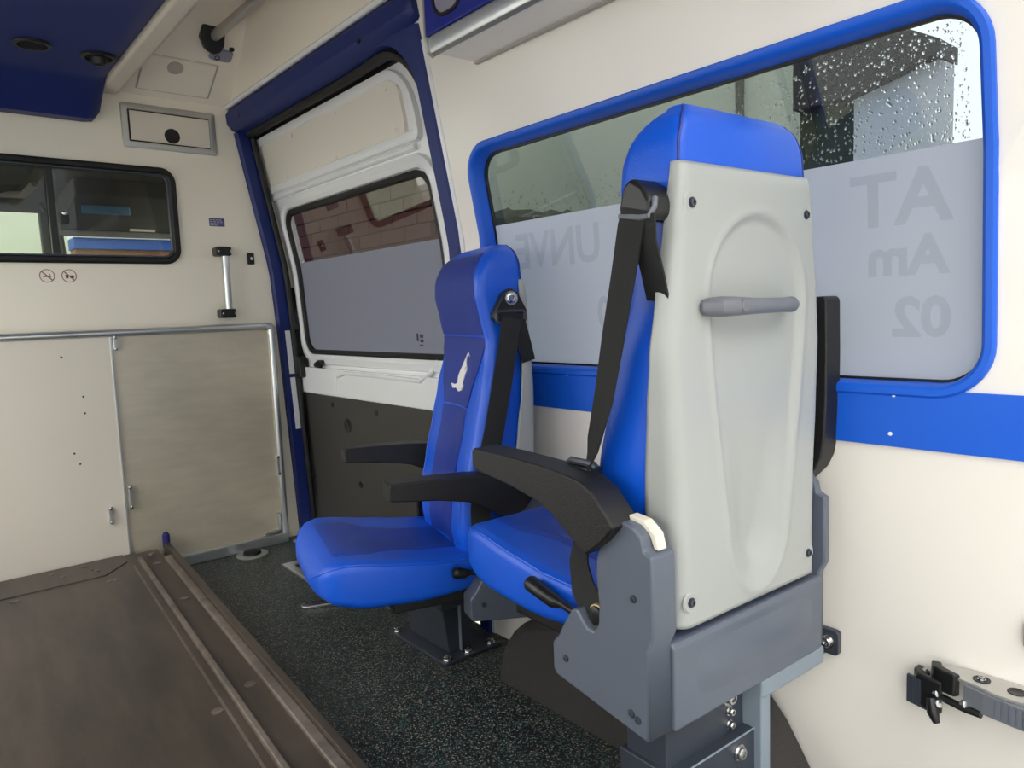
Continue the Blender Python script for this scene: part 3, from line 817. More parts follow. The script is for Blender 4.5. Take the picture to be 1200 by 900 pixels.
# ceiling rail
cr = tag(empty('ceiling_grab_rail', (0.94, 2.73, 1.95)), 'long round grey ceiling grab rail ending in black mount', 'grab rail')
loc_to(tube('rail', [(0.944, 2.705, 1.958), (0.955, 2.3, 1.958), (0.955, 1.2, 1.955), (0.955, 0.2, 1.955)], 0.0175, M['alu_soft'], n=18), cr)
mo = [(-0.042, 0.046), (0.040, 0.040), (0.042, -0.020), (0.030, -0.045), (0.006, -0.056), (-0.022, -0.045), (-0.040, -0.010)]
loc_to(plate('mount', mo, lambda a, b, o: tuple(Vector((0.938, 2.725, 1.962)) + Vector((a, b * -0.45, b * 0.9)) + Vector((0, -0.88, -0.47)) * o), -0.012, 0.030, M['black'], bevel=0.008), cr)
cl = tag(empty('ceiling_lamp_socket', SM(0.985, 0.82)), 'small lavender grey oval socket beside the grab rail mount', 'socket')
loc_to(plate('cover', rrect(0.950, 1.030, 0.78, 0.94, 0.03), SM, -0.001, 0.010, M['lavender'], bevel=0.003), cl)
loc_to(lathe('hole', SM(0.978, 0.83, 0.010), Vector((0, -0.16, -0.27)), [(-0.002, 0.010), (0.001, 0.010), (0.001, 0.007), (-0.002, 0.006)], M['black'], n=14), cl)
loc_to(lathe('screw', SM(1.022, 0.96, 0.0), Vector((0, -0.16, -0.27)), [(-0.001, 0.010), (0.002, 0.010), (0.003, 0.006)], M['black'], n=12), cl)

# overhead locker on the right wall
lo = tag(empty('overhead_locker', (1.06, 1.43, 1.55)), 'overhead locker with blue front, oval openings and silver bottom profile', 'locker')
LO = lambda o: loc_to(o, lo)
LO(prism('carcass', [(1.002, 1.548), (1.126, 1.550), (1.112, 1.62), (1.075, 1.80), (1.052, 1.93), (0.992, 1.93), (0.992, 1.56)], 'y', 0.25, 1.432, M['wall'], bevel=0.002))
LO(prism('bottom_profile', [(0.986, 1.556), (0.990, 1.546), (1.000, 1.540), (1.010, 1.545), (1.010, 1.552), (1.000, 1.556), (1.000, 1.574), (0.986, 1.580)], 'y', 0.25, 1.434, M['alu'], bevel=0.002))
LO(box('wall_profile', 1.114, 1.127, 0.25, 1.433, 1.545, 1.551, M['disc'], bevel=0.002))
fr = LO(box('front_panel', 0.980, 0.990, 0.25, 1.436, 1.582, 1.93, M['locker_blue'], bevel=0.002))
fr['label'] = 'blue locker front with oval openings'
def LM(y, z, o): return (0.980 - o, y, z)
for (y0, y1) in ((1.285, 1.400), (1.06, 1.225), (0.80, 0.97)):
    p_ = LO(ring('opening_rim', (y0, y1, 1.602, 1.80), 0.045, [(0.0, 0.0), (0.002, 0.004), (0.008, 0.004), (0.010, 0.0)], LM, M['black'], n=8))
    loc_to(plate('opening_pane', rrect(y0 + 0.008, y1 - 0.008, 1.610, 1.792, 0.04), LM, 0.0003, 0.0018, M['lavender'] if y0 > 1.25 else M['black']), p_)
LO(prism('end_cap', [(0.978, 1.578), (0.984, 1.548), (1.0, 1.538), (1.006, 1.560), (0.998, 1.93), (0.978, 1.93)], 'y', 1.434, 1.440, M['alu_soft']))

# ------------------------------------------------------------------ stretcher platform
PHI = R(-3.86)
pf = tag(empty('stretcher_platform', (0.705, 2.95, 0.0), PHI), 'low dark scuffed steel stretcher loading platform with raised edge rails', 'platform')
def pin(xw, yw):      # world xy -> platform local
    dx, dy = xw - 0.705, yw - 2.95
    return (dx * math.cos(-PHI) - dy * math.sin(-PHI), dx * math.sin(-PHI) + dy * math.cos(-PHI))
FY = 2.938
def fy(lx):           # local y of the front edge (world y = FY) at local x
    return (FY - 2.95 - lx * math.sin(PHI)) / math.cos(PHI)
LL = pin(LW + 0.05, FY)[0]
YB = -2.78
def deckbox(name, x0, x1, z0, z1, m, bevel=0.0, yb=YB, front=0.0):
    v = [(x0, yb, z0), (x1, yb, z0), (x1, fy(x1) - front, z0), (x0, fy(x0) - front, z0), (x0, yb, z1), (x1, yb, z1), (x1, fy(x1) - front, z1), (x0, fy(x0) - front, z1)]
    return obj(name, v, BF, m, pf, bevel=bevel)
deckbox('deck', LL, -0.120, 0.02, 0.100, M['deck'])
deckbox('channel_floor', -0.118, -0.042, 0.02, 0.096, M['deck'], front=0.0)
deckbox('inner_rib', -0.126, -0.111, 0.02, 0.112, M['deck_rib'], bevel=0.004, front=0.10)
deckbox('outer_rib', -0.044, -0.018, 0.02, 0.106, M['deck_rib'], bevel=0.005, front=0.14)
deckbox('edge_rail', -0.020, 0.0, 0.0, 0.118, M['deck'], bevel=0.002)
deckbox('seam_strip', -0.150, -0.144, 0.095, 0.1012, M['deck_rib'], yb=YB, front=0.16)
# raised cross plate at the front end
v = []
for z in (0.095, 0.1035):
    for (x, dy) in ((LL, 0.20), (-0.24, 0.20), (-0.16, 0.10), (-0.16, 0.0), (LL, 0.0)):
        v.append((x, fy(x) - dy, z))
f = [(0, 1, 2, 3, 4), (5, 9, 8, 7, 6)] + [(i, (i + 1) % 5, 5 + (i + 1) % 5, 5 + i) for i in range(5)]
obj('cross_plate', v, f, M['deck'], pf, bevel=0.002)
for (px, py) in ((-0.39, -0.10), (-0.36, -0.15), (-0.29, -0.085), (-0.275, -0.14), (-0.26, -0.165), (-0.55, -0.10), (-0.075, -0.09), (-0.22, -0.30), (-0.24, -0.30)):
    lathe('rivet', (px, py, 0.1035 if py > -0.2 else 0.100), (0, 0, 1), [(-0.002, 0.009), (0.003, 0.008), (0.004, 0.003)], M['deck_rib'], pf, n=12)
for (px, py) in ((-0.072, -0.62), (-0.072, -1.30), (-0.075, -0.20), (-0.165, -1.38), (-0.50, -0.29)):
    o_ = lathe('countersunk_screw', (px, py, 0.0975 if px > -0.12 else 0.1015), (0, 0, 1), [(-0.002, 0.013), (0.001, 0.013), (0.001, 0.009), (0.0002, 0.007)], M['deck_rib'], pf, n=14)
stp = tube('end_stop', [(-0.010, fy(0) - 0.012, 0.10), (-0.010, fy(0) - 0.012, 0.145), (-0.010, fy(0) - 0.004, 0.152)], [0.013, 0.014, 0.009], M['bumper'], pf, n=12)
stp['label'] = 'dark blue rubber end stop'

# ------------------------------------------------------------------ floor fittings
fd_ = tag(empty('floor_anchor', (1.0, 2.90, 0.0)), 'round silver floor anchor plate beside partition foot', 'floor anchor')
loc_to(lathe('disc', (1.0, 2.885, 0.0), (0, 0, 1), [(0, 0.062), (0.004, 0.062), (0.006, 0.056), (0.006, 0.03), (0.003, 0.028)], M['alu'], n=28), fd_)
loc_to(lathe('core', (1.0, 2.885, 0.004), (0, 0, 1), [(0, 0.036), (0.012, 0.034), (0.016, 0.02)], M['black'], n=20), fd_)
ra = tag(empty('floor_rail_bracket', (1.06, 2.5, 0.0)), 'angled aluminium floor bracket beside the sliding door step', 'floor bracket')
loc_to(box('long_leg', 1.030, 1.062, 2.36, 2.655, 0.0, 0.012, M['alu'], bevel=0.003), ra)
loc_to(box('short_leg', 1.062, 1.16, 2.62, 2.655, 0.0, 0.012, M['alu'], bevel=0.003), ra)
fa = tag(empty('floor_lock_rail', (0.965, 2.20, 0.0), R(-22)), 'short oblong chrome floor lock rail with black slots', 'floor rail')
prism('body', rrect(-0.055, 0.085, -0.022, 0.022, 0.021, 5), 'z', 0.0, 0.012, M['chrome'], fa, bevel=0.003)
for k in range(5):
    lathe('slot', (-0.035 + k * 0.025, 0.010, 0.012), (0, 0, 1), [(-0.002, 0.007), (0.0008, 0.007), (0.0008, 0.005), (-0.002, 0.005)], M['black'], fa, n=10)
sl = tag(box('door_sill_strip', 1.19, 1.26, 1.78, 2.93, 0.0, 0.006, M['alu'], bevel=0.002), 'thin aluminium sill strip along the sliding door threshold', 'sill strip')

# wheel arch
v, f = [], []
N = 20
pr = [(.605, 0), (.622, .028), (.643, .058), (.668, .10), (.694, .14), (.73, .178), (.77, .20), (.84, .213), (.95, .217), (1.08, .217), (1.20, .213), (1.27, .20), (1.32, .175), (1.36, .14), (1.39, .10), (1.41, .06), (1.425, 0)]
N = len(pr) - 1
for x in (1.095, 1.115, 1.243):
    for (y, z) in pr:
        zz_ = z if x > 1.1 else z * 0.93
        v.append((x, y + (0.0 if x > 1.1 else (0.02 if y < 1.03 else -0.02)), max(0, zz_)))
for i in range(2):
    for k in range(N): f.append((i * (N + 1) + k, i * (N + 1) + k + 1, (i + 1) * (N + 1) + k + 1, (i + 1) * (N + 1) + k))
f.append(tuple(range(N + 1))); f.append(tuple(range(2 * (N + 1), 3 * (N + 1)))[::-1])
wa = obj('wheel_arch', v, f, M['carpet'], smooth=True)
tag(wa, 'dark grey carpeted wheel arch bulging from wall behind the seat pedestal', 'wheel arch')

# ------------------------------------------------------------------ seats
def lerp_tab(tab, t):
    if t <= tab[0][0]: return tab[0][1]
    for (a, x), (b, y) in zip(tab, tab[1:]):
        if t <= b:
            k = (t - a) / (b - a); k = k * k * (3 - 2 * k) * 0.5 + k * 0.5
            return x + (y - x) * k
    return tab[-1][1]

HW = [(0.44, .160), (0.50, .166), (0.60, .173), (0.75, .178), (0.88, .176), (0.97, .163), (1.05, .159), (1.12, .159), (1.175, .155), (1.204, .144), (1.226, .122)]
FRONT = [(0.44, .170), (0.55, .184), (0.63, .178), (0.69, .164), (0.80, .138), (0.87, .122), (0.96, .102), (1.00, .098), (1.05, .108), (1.11, .120), (1.15, .118), (1.188, .102), (1.210, .080), (1.226, .054)]
REAR = [(0.44, .036), (0.72, .034), (0.88, .014), (1.13, .000), (1.185, .001), (1.210, .006), (1.226, .020)]
SIDE = [(0.48, .064), (0.55, .062), (0.67, .052), (0.80, .038), (0.876, .028), (0.96, .020), (1.087, .014), (1.135, .012)]

def make_seat(name, label, loc, rz, dz, near):
    root = tag(empty(name, (loc[0], loc[1], 0.0), rz), label, 'seat', 'blue ambulance seats')
    def Z(p): return (p[0], p[1], p[2] + dz)
    # --- upholstered back
    def section(z):
        w, y0, y1 = lerp_tab(HW, z), lerp_tab(REAR, z), lerp_tab(FRONT, z)
        rc = min(0.026, (y1 - y0) * 0.45); rb = min(0.016, (y1 - y0) * 0.3)
        pts = []
        for (cx, cy, r_, s) in ((w - rc, y1 - rc, rc, 0), (-(w - rc), y1 - rc, rc, 90)):
            for i in range(7):
                t = R(s + 90 * i / 6)
                pts.append((cx + r_ * math.cos(t), cy + r_ * math.sin(t)))
            if s == 0:
                for i in range(1, 10):
                    x = (w - rc) * (1 - 2 * i / 10)
                    pts.append((x, fronty(x, z)))
        for (cx, cy, r_, s) in ((-(w - rb), y0 + rb, rb, 180), (w - rb, y0 + rb, rb, 270)):
            for i in range(5):
                t = R(s + 90 * i / 4)
                pts.append((cx + r_ * math.cos(t), cy + r_ * math.sin(t)))
        return pts
    def fronty(x, z):
        w, y1 = lerp_tab(HW, z), lerp_tab(FRONT, z)
        dish = 0.012 if z < 0.93 else (0.012 * max(0, (1.0 - z) / 0.07) if z < 1.0 else 0)
        return y1 - dish * (math.cos(min(1, abs(x) / (w * 0.72)) * math.pi) * 0.5 + 0.5)
    zs_ = [0.44 + 0.0145 * i for i in range(53)] + [1.206, 1.214, 1.221, 1.226]
    v, f = [], []
    for z in zs_:
        for (x, y) in section(z): v.append((x, y, z + dz))
    n = len(section(0.6))
    for i in range(len(zs_) - 1):
        for k in range(n): f.append((i * n + k, i * n + (k + 1) % n, (i + 1) * n + (k + 1) % n, (i + 1) * n + k))
    f.append(tuple(range(n))[::-1]); f.append(tuple(range((len(zs_) - 1) * n, len(zs_) * n)))
    back = obj('backrest', v, f, M['vinyl'], root, smooth=True)
    for p in back.data.polygons: p.use_smooth = True
    # darker centre panel
    def half(z):
        if z > 0.98: return lerp_tab(HW, z) - 0.016
        if z > 0.835: return 0.084 + (lerp_tab(HW, 0.98) - 0.016 - 0.084) * ((z - 0.835) / 0.145)
        return 0.084
    def seats_steps(a, b, n): return [a, a + 0.0022] + [a + 0.0022 + (b - a - 0.0044) * i / n for i in range(1, n)] + [b - 0.0022, b]
    for (za, zb) in ((0.505, 0.834), (0.8355, 1.010), (1.0115, 1.208)):
        v, f = [], []
        zl = seats_steps(za, zb, 16); xl = seats_steps(-1, 1, 14)
        xl = [-1, -0.985] + xl[2:-2] + [0.985, 1]
        nz, nx = len(zl) - 1, len(xl) - 1
        for i, z in enumerate(zl):
            for j, q in enumerate(xl):
                x = half(z) * q
                w = lerp_tab(HW, z); rc = min(0.026, (lerp_tab(FRONT, z) - lerp_tab(REAR, z)) * 0.45)
                yy = fronty(x, z)
                if abs(x) > w - rc: yy -= rc - math.sqrt(max(0, rc * rc - (abs(x) - w + rc) ** 2))
                e = min(i, nz - i, j, nx - j)
                v.append((x, yy + (-0.004 if e == 0 else 0.0028), z + dz))
        for i in range(nz):
            for j in range(nx): f.append((i * (nx + 1) + j, i * (nx + 1) + j + 1, (i + 1) * (nx + 1) + j + 1, (i + 1) * (nx + 1) + j))
        cp = obj('centre_panel', v, f, M['vinyl_dark'], back, smooth=True)
        cp['label'] = 'navy vinyl centre panel of the backrest'
    # piping along the headrest sides
    for s in (-1, 1):
        pth = []
        for i in range(26):
            z = 0.98 + 0.244 * i / 25
            w = lerp_tab(HW, z)
            pth.append((s * (w - 0.010), lerp_tab(FRONT, z) - 0.008, z + dz))
        tube('piping', pth, 0.0024, M['vinyl'], back, n=6)
        pth = [(s * (lerp_tab(HW, z) - 0.004), lerp_tab(REAR, z) + 0.004, z + dz) for z in [1.10 + 0.125 * i / 14 for i in range(15)]]
        tube('piping', pth, 0.0022, M['vinyl_dark'], back, n=6)
        pth = []
        for i in range(24):
            z = 0.52 + 0.42 * i / 23
            pth.append((s * (lerp_tab(HW, z) - 0.026), fronty(lerp_tab(HW, z) - 0.03, z) - 0.0005, z + dz))
        tube('piping', pth, 0.0020, M['vinyl'], back, n=6)
    # embroidered emblem
    em = [(-0.052, 0.962), (-0.044, 0.966), (-0.030, 0.958), (-0.026, 0.945), (-0.034, 0.928), (-0.026, 0.915), (-0.022, 0.895), (-0.030, 0.888), (-0.020, 0.876), (-0.004, 0.872), (0.010, 0.880), (0.024, 0.878), (0.034, 0.890), (0.018, 0.888), (0.006, 0.892), (0.008, 0.912), (-0.002, 0.932), (-0.018, 0.952), (-0.032, 0.964), (-0.044, 0.972)]
    em = [(x * 1.25 + 0.012, z - 0.002) for x, z in em]
    v, f = [], []
    for o_ in (0.0018, 0.0042):
        for x, z in em: v.append((x, fronty(x, z) + o_ + 0.001, z + dz))
    n = len(em)
    f = [tuple(range(n)), tuple(range(n, 2 * n))[::-1]] + [(i, (i + 1) % n, n + (i + 1) % n, n + i) for i in range(n)]
    e_ = obj('emblem', v, f, M['emblem'], back); e_['label'] = 'silver embroidered leaping animal emblem'
    v, f = [], []
    ei = [(-0.030, 0.936), (-0.022, 0.934), (-0.010, 0.916), (-0.008, 0.898), (-0.016, 0.900), (-0.022, 0.916)]
    for o_ in (0.0040, 0.0050):
        for x, z in ei: v.append((x * 1.25 + 0.012, fronty(x, z) + o_ + 0.001, z - 0.002 + dz))
    n = len(ei)
    obj('emblem_detail', v, [tuple(range(n)), tuple(range(n, 2 * n))[::-1]] + [(i, (i + 1) % n, n + (i + 1) % n, n + i) for i in range(n)], M['vinyl_dark'], back)

    # --- plastic back shell with the scooped recess
    SHW = [(0.485, .177), (0.56, .177), (0.66, .179), (0.78, .187), (0.88, .192), (0.96, .187), (1.05, .174), (1.142, .161)]
    xc = 0.012
    outl = []
    for i in range(25):
        a = math.pi * i / 24
        outl.append((xc + 0.118 * math.cos(a), 0.955 + 0.120 * math.sin(a)))
    lft = [(xc - 0.118 + 0.044 * (t / 10) ** 1.3 * (1 if t > 0 else 0), 0.955 - 0.335 * t / 10) for t in range(1, 11)]
    outl += lft
    for i in range(1, 16):
        a = math.pi + math.pi * i / 16
        outl.append((xc + 0.074 * math.cos(a), 0.620 + 0.112 * math.sin(a)))
    outl += [(2 * xc - x, z) for x, z in reversed(lft)]
    def sdist(x, z):
        best = 1e9; ins = False
        n_ = len(outl)
        for k in range(n_):
            ax, az = outl[k]; bx, bz = outl[(k + 1) % n_]
            dx, dz_ = bx - ax, bz - az
            t = max(0, min(1, ((x - ax) * dx + (z - az) * dz_) / (dx * dx + dz_ * dz_ + 1e-12)))
            q = (x - ax - t * dx) ** 2 + (z - az - t * dz_) ** 2
            if q < best: best = q
            if (az > z) != (bz > z) and x < (bx - ax) * (z - az) / (bz - az) + ax: ins = not ins
        d = math.sqrt(best)
        return d if ins else -d
    def recess(x, z):
        d = sdist(x, z)
        k = max(0.0, min(1.0, (d + 0.002) / 0.009)); k = k * k * (3 - 2 * k)
        low = max(0.0, min(1.0, (0.80 - z) / 0.22))
        soft = max(0.0, min(1.0, d / 0.06)); soft = soft * soft * (3 - 2 * soft)
        dep = 0.0075 * k * (1 - 0.75 * low) + 0.024 * low * soft
        lip = 0.0030 * math.exp(-((d + 0.006) / 0.0055) ** 2)
        return dep - lip
    nz = 110 if near else 30
    v, f = [], []
    rowlen = None
    for i in range(nz + 1):
        z = 0.490 + (1.142 - 0.490) * i / nz
        w = lerp_tab(SHW, z); sf = lerp_tab(SIDE, z)
        edge = 0.006 * max(0, (z - 1.122) / 0.02) ** 2 if z > 1.122 else 0
        yb = -0.010 + edge
        row = []
        rc = min(0.022, (sf - yb) * 0.75)
        for t in range(5):
            row.append((-w, sf + (yb + rc - sf) * t / 5))
        for t in range(6):
            a = R(90 * t / 5)
            row.append((-w + rc - rc * math.cos(a), yb + rc - rc * math.sin(a)))
        for t in range(1, 60):
            x = -w + rc + (2 * w - 2 * rc) * t / 60
            row.append((x, yb + (recess(x, z) if near else 0)))
        for t in range(6):
            a = R(90 - 90 * t / 5)
            row.append((w - rc + rc * math.cos(a), yb + rc - rc * math.sin(a)))
        for t in range(1, 6):
            row.append((w, yb + rc + (sf - yb - rc) * t / 5))
        rowlen = len(row)
        for (x, y) in row: v.append((x, y, z + dz))
    for i in range(nz):
        for k in range(rowlen - 1):
            f.append((i * rowlen + k, i * rowlen + k + 1, (i + 1) * rowlen + k + 1, (i + 1) * rowlen + k))
    sh = obj('back_shell', v, f, M['shell'], root, smooth=True)
    for p in sh.data.polygons: p.use_smooth = True
    me = sh.data; me.set_sharp_from_angle(angle=R(60))
    so = sh.modifiers.new('thickness', 'SOLIDIFY'); so.thickness = 0.005; so.offset = -1
    # keep the thickness on the inside
    mid = sh.data.polygons[(nz // 2) * (rowlen - 1) + 14]
    if mid.normal.y > 0: sh.data.flip_normals()
    sh['label'] = 'light grey plastic back shell with tongue shaped recess'
    box('shell_closing', -0.145, 0.145, -0.002, 0.03, 1.112 + dz, 1.126 + dz, M['shell'], sh)
    for (x, z) in ((-0.143, 1.086), (0.140, 1.083), (-0.155, 0.527), (0.150, 0.527)):
        dm = lathe('screw_dimple', (x, -0.0095, z + dz), (0, -1, 0), [(-0.001, 0.017), (0.0008, 0.014), (0.0004, 0.009), (0.0, 0.007)], M['shell'], sh, n=20)
        bolt('screw', (x, -0.010, z + dz), (0, -1, 0), 0.0055, 0.004, M['steel_dark'], sh)
    # --- rear grab handle
    hpth = [(-0.114, 0.000, 0.943), (-0.121, -0.018, 0.944), (-0.112, -0.032, 0.944), (-0.092, -0.038, 0.944), (-0.04, -0.040, 0.943), (0.026, -0.038, 0.943), (0.058, -0.034, 0.943), (0.076, -0.020, 0.943), (0.074, 0.000, 0.943)]
    if near:
      hd = tube('rear_handle', [Z(p) for p in hpth], [0.011, 0.013, 0.0142, 0.0135, 0.0115, 0.0108, 0.012, 0.0118, 0.010], M['handle_grey'], root, n=16)
      lathe('handle_badge', Z((-0.082, -0.0505, 0.945)), (0, -1, 0), [(-0.003, 0.009), (0.0010, 0.009), (0.0016, 0.007)], M['handle_grey'], hd, n=18)
      hd['label'] = 'grey moulded grab handle on the back shell'

    # --- seat cushion
    CW = [(0.06, .150), (0.08, .180), (0.14, .200), (0.26, .212), (0.40, .214), (0.46, .210), (0.49, .200), (0.510, .176), (0.522, .140), (0.528, .100)]
    CT = [(0.06, .490), (0.12, .504), (0.24, .514), (0.34, .528), (0.42, .542), (0.46, .546), (0.49, .540), (0.510, .526), (0.522, .510), (0.528, .494)]
    CB = [(0.06, .450), (0.12, .434), (0.30, .426), (0.42, .434), (0.48, .448), (0.515, .464), (0.528, .478)]
    ysec = [0.06, 0.068, 0.08, 0.10, 0.14, 0.18, 0.22, 0.26, 0.30, 0.34, 0.38, 0.42, 0.44, 0.46, 0.475, 0.49, 0.50, 0.51, 0.517, 0.522, 0.526, 0.528]
    def csec(y):
        w, t, b = lerp_tab(CW, y), lerp_tab(CT, y), lerp_tab(CB, y)
        r_ = min(0.021, (t - b) * 0.45)
        pts = []
        for (cx, cz, s) in ((w - r_, t - r_, 0), (-(w - r_), t - r_, 90), (-(w - r_), b + r_, 180), (w - r_, b + r_, 270)):
            for i in range(6):
                a = R(s + 90 * i / 5)
                pts.append((cx + r_ * math.cos(a), cz + r_ * math.sin(a)))
            if s == 0:
                for i in range(1, 10):
                    x = (w - r_) * (1 - 2 * i / 10)
                    pts.append((x, ctop(x, y)))
        return pts
    def ctop(x, y):
        w, t = lerp_tab(CW, y), lerp_tab(CT, y)
        k = max(0, 1 - (max(0, y - 0.34) / 0.14)) if y > 0.34 else 1
        return t - 0.014 * k * (0.5 + 0.5 * math.cos(min(1, abs(x) / (w * 0.75)) * math.pi))
    v, f = [], []
    for y in ysec:
        for (x, z) in csec(y): v.append((x, y, z + dz))
    n = len(csec(0.2))
    for i in range(len(ysec) - 1):
        for k in range(n): f.append((i * n + k, i * n + (k + 1) % n, (i + 1) * n + (k + 1) % n, (i + 1) * n + k))
    f.append(tuple(range(n))[::-1]); f.append(tuple(range((len(ysec) - 1) * n, len(ysec) * n)))
    cu_ = obj('seat_cushion', v, f, M['vinyl'], root, smooth=True)
    for p in cu_.data.polygons: p.use_smooth = True
    # centre panel of the cushion: same vinyl, its shade put into a darker colour
    v, f = [], []
    nx, ny = 12, 18
    for i in range(ny + 1):
        y = 0.10 + 0.39 * i / ny
        hwf = 0.110 if y < 0.33 else 0.110 + (0.165 - 0.110) * min(1, (y - 0.33) / 0.08)
        hwf = min(hwf, lerp_tab(CW, y) - 0.038)
        for j in range(nx + 1):
            x = hwf * (2 * j / nx - 1)
            e = min(i, ny - i, j, nx - j)
            v.append((x, y, ctop(x, y) + (-0.005 if e == 0 else 0.003) + dz))
    for i in range(ny):
        for j in range(nx): f.append((i * (nx + 1) + j, i * (nx + 1) + j + 1, (i + 2) * (nx + 1) + j - nx, (i + 1) * (nx + 1) + j))
    cp = obj('centre_panel', v, f, M['vinyl_shaded'], cu_, smooth=True)
    cp['label'] = 'centre panel of the seat cushion, same blue vinyl with shade painted in'
    for s in (-1, 1):
        pth = []
        for y in ysec[3:-1]:
            w, t = lerp_tab(CW, y), lerp_tab(CT, y)
            pth.append((s * (w - 0.006), y, t - 0.006 + dz))
        tube('piping', pth, 0.0024, M['vinyl'], cu_, n=6)

    # --- plastic side panels, rear cover
    side = [(-0.002, 0.346), (0.19, 0.372), (0.197, 0.380), (0.197, 0.425), (0.183, 0.440), (0.165, 0.470), (0.150, 0.492), (0.138, 0.497), (0.128, 0.485), (0.116, 0.474), (0.102, 0.474), (0.092, 0.488), (0.090, 0.520), (0.094, 0.560), (0.092, 0.590), (0.080, 0.620), (0.062, 0.642), (0.040, 0.653), (0.018, 0.650), (0.004, 0.638), (0.000, 0.620), (-0.014, 0.614), (-0.015, 0.500), (-0.004, 0.478), (-0.004, 0.350)]
    for s in (-1, 1):
        x0, x1 = (-0.242, -0.192) if s < 0 else (0.194, 0.211)
        sd = prism('side_panel', [(y, z + dz) for y, z in side], 'x', x0, x1, M['grey_pl'], root, bevel=0.008, seg=3)
        xo = -0.242 if s < 0 else 0.211
        for (y, z) in ((0.165, 0.408), (0.028, 0.378), (0.020, 0.548), (0.016, 0.373)):
            bolt('screw', (xo, y, z + dz), (s, 0, 0), 0.0045, 0.003, M['steel_dark'], sd)
        # ivory strip on the pivot
        iv = [(0.046, 0.656), (0.018, 0.653), (-0.002, 0.638), (-0.008, 0.616), (0.000, 0.616), (0.008, 0.634), (0.022, 0.645), (0.044, 0.648)]
        xa = (-0.224, -0.206) if s < 0 else (0.197, 0.207)
        if s < 0 or not near: prism('pivot_strip', [(y - 0.003, z + 0.003 + dz) for y, z in iv], 'x', xa[0], xa[1], M['cap_white'], sd, bevel=0.002)
    # rear cover
    rc_ = prism('rear_cover', [(-0.010, 0.346), (-0.010, 0.470), (-0.003, 0.476), (0.020, 0.476), (0.026, 0.465), (0.026, 0.346)], 'x', -0.194, 0.196, M['grey_pl'], root, bevel=0.005, seg=3)
    for o in (rc_,):
        bpy.context.view_layer.update()
    for vv in rc_.data.vertices: vv.co.z += dz
    # embossed bulge on the rear cover
    v, f = [], []
    for i in range(13):
        for j in range(25):
            x = -0.15 + 0.32 * j / 24; z = 0.37 + 0.09 * i / 12
            h = max(0, 1 - ((x - 0.01) / 0.155) ** 4) * max(0, math.sin(math.pi * i / 12)) ** 1.5
            v.append((x, -0.0095 - 0.006 * h, z + dz))
    for i in range(12):
        for j in range(24): f.append((i * 25 + j, i * 25 + j + 1, (i + 1) * 25 + j + 1, (i + 1) * 25 + j))
    obj('cover_bulge', v, f, M['grey_pl'], rc_, smooth=True)
    # seat pan underneath
    box('seat_pan', -0.190, 0.190, -0.003, 0.36, 0.405 + dz, 0.440 + dz, M['black'], root, bevel=0.004)
    # recliner lever, belt anchor
    tube('recliner_lever', [Z((-0.222, 0.160, 0.476)), Z((-0.224, 0.190, 0.482)), Z((-0.228, 0.205, 0.484)), Z((-0.230, 0.262 if near else 0.225, 0.498 if near else 0.49)), Z((-0.230, 0.268 if near else 0.231, 0.500 if near else 0.491))], [0.006, 0.006, 0.012, 0.0135, 0.010], M['black'], root, n=12)
    an = lathe('belt_anchor', Z((-0.206, 0.108, 0.492)), (-1, 0, 0), [(-0.004, 0.020), (0.010, 0.020), (0.012, 0.016), (0.026, 0.014), (0.028, 0.010)], M['black'], root, n=20)
    lathe('anchor_washer', Z((-0.222, 0.108, 0.492)), (-1, 0, 0), [(0, 0.017), (0.006, 0.017), (0.007, 0.012), (0.004, 0.010)], M['brass'], an, n=20)

    # --- armrests
    arm = [(0.374, 0.712), (0.368, 0.717), (0.28, 0.716), (0.19, 0.713), (0.125, 0.707), (0.10, 0.702), (0.076, 0.690), (0.050, 0.664), (0.036, 0.648), (0.060, 0.622), (0.094, 0.596), (0.122, 0.612), (0.155, 0.635), (0.196, 0.654), (0.27, 0.668), (0.368, 0.678), (0.374, 0.682)]
    for s in (-1, 1):
        x0, x1 = (-0.262, -0.208) if s < 0 else ((0.208, 0.254) if near else (0.206, 0.258))
        pts = list(arm)
        if s > 0 and near:
            a = R(88.5); c, sn = math.cos(a), math.sin(a); py, pz = 0.062, 0.640
            pts = [(py + (y - py) * c - (z - pz) * sn, pz + (y - py) * sn + (z - pz) * c) for y, z in arm]
        ar = prism('armrest', [(y, z + dz) for y, z in pts], 'x', x0, x1, M['arm'], root, bevel=0.010, seg=4)
        if s > 0 and near: ar['label'] = 'black padded armrest folded up'

    # --- belt
    X = -0.200
    gx = -0.176
    if near:
        br = [(0.064, 1.083), (0.056, 1.112), (0.042, 1.122), (0.020, 1.110), (0.006, 1.088), (0.006, 1.068), (0.018, 1.060), (0.062, 1.072)]
        g = prism('belt_guide', [(y, z + dz) for y, z in br], 'x', -0.210, -0.156, M['black'], root, bevel=0.008, seg=3)
        tube('guide_ring', [Z((-0.212, 0.058, 1.072)), Z((-0.214, 0.02, 1.066)), Z((-0.214, 0.004, 1.066)), Z((-0.210, -0.002, 1.078)), Z((-0.204, 0.002, 1.090))], 0.004, M['handle_grey'], g, n=10)
        ribbon('belt_webbing', [Z(p) for p in ((-0.212, 0.030, 1.078), (-0.215, 0.036, 1.055), (-0.212, 0.056, 0.985), (-0.210, 0.080, 0.90), (-0.210, 0.100, 0.82), (-0.208, 0.128, 0.745), (-0.206, 0.148, 0.700))],
               [(0, 1, 0.2), (0, 1, 0.2), (0.05, 1, 0.2), (0.1, 1, 0.1), (0.2, 1, 0), (0.4, 0.9, 0), (0.7, 0.6, 0)], 0.046, 0.003, M['web'], root)
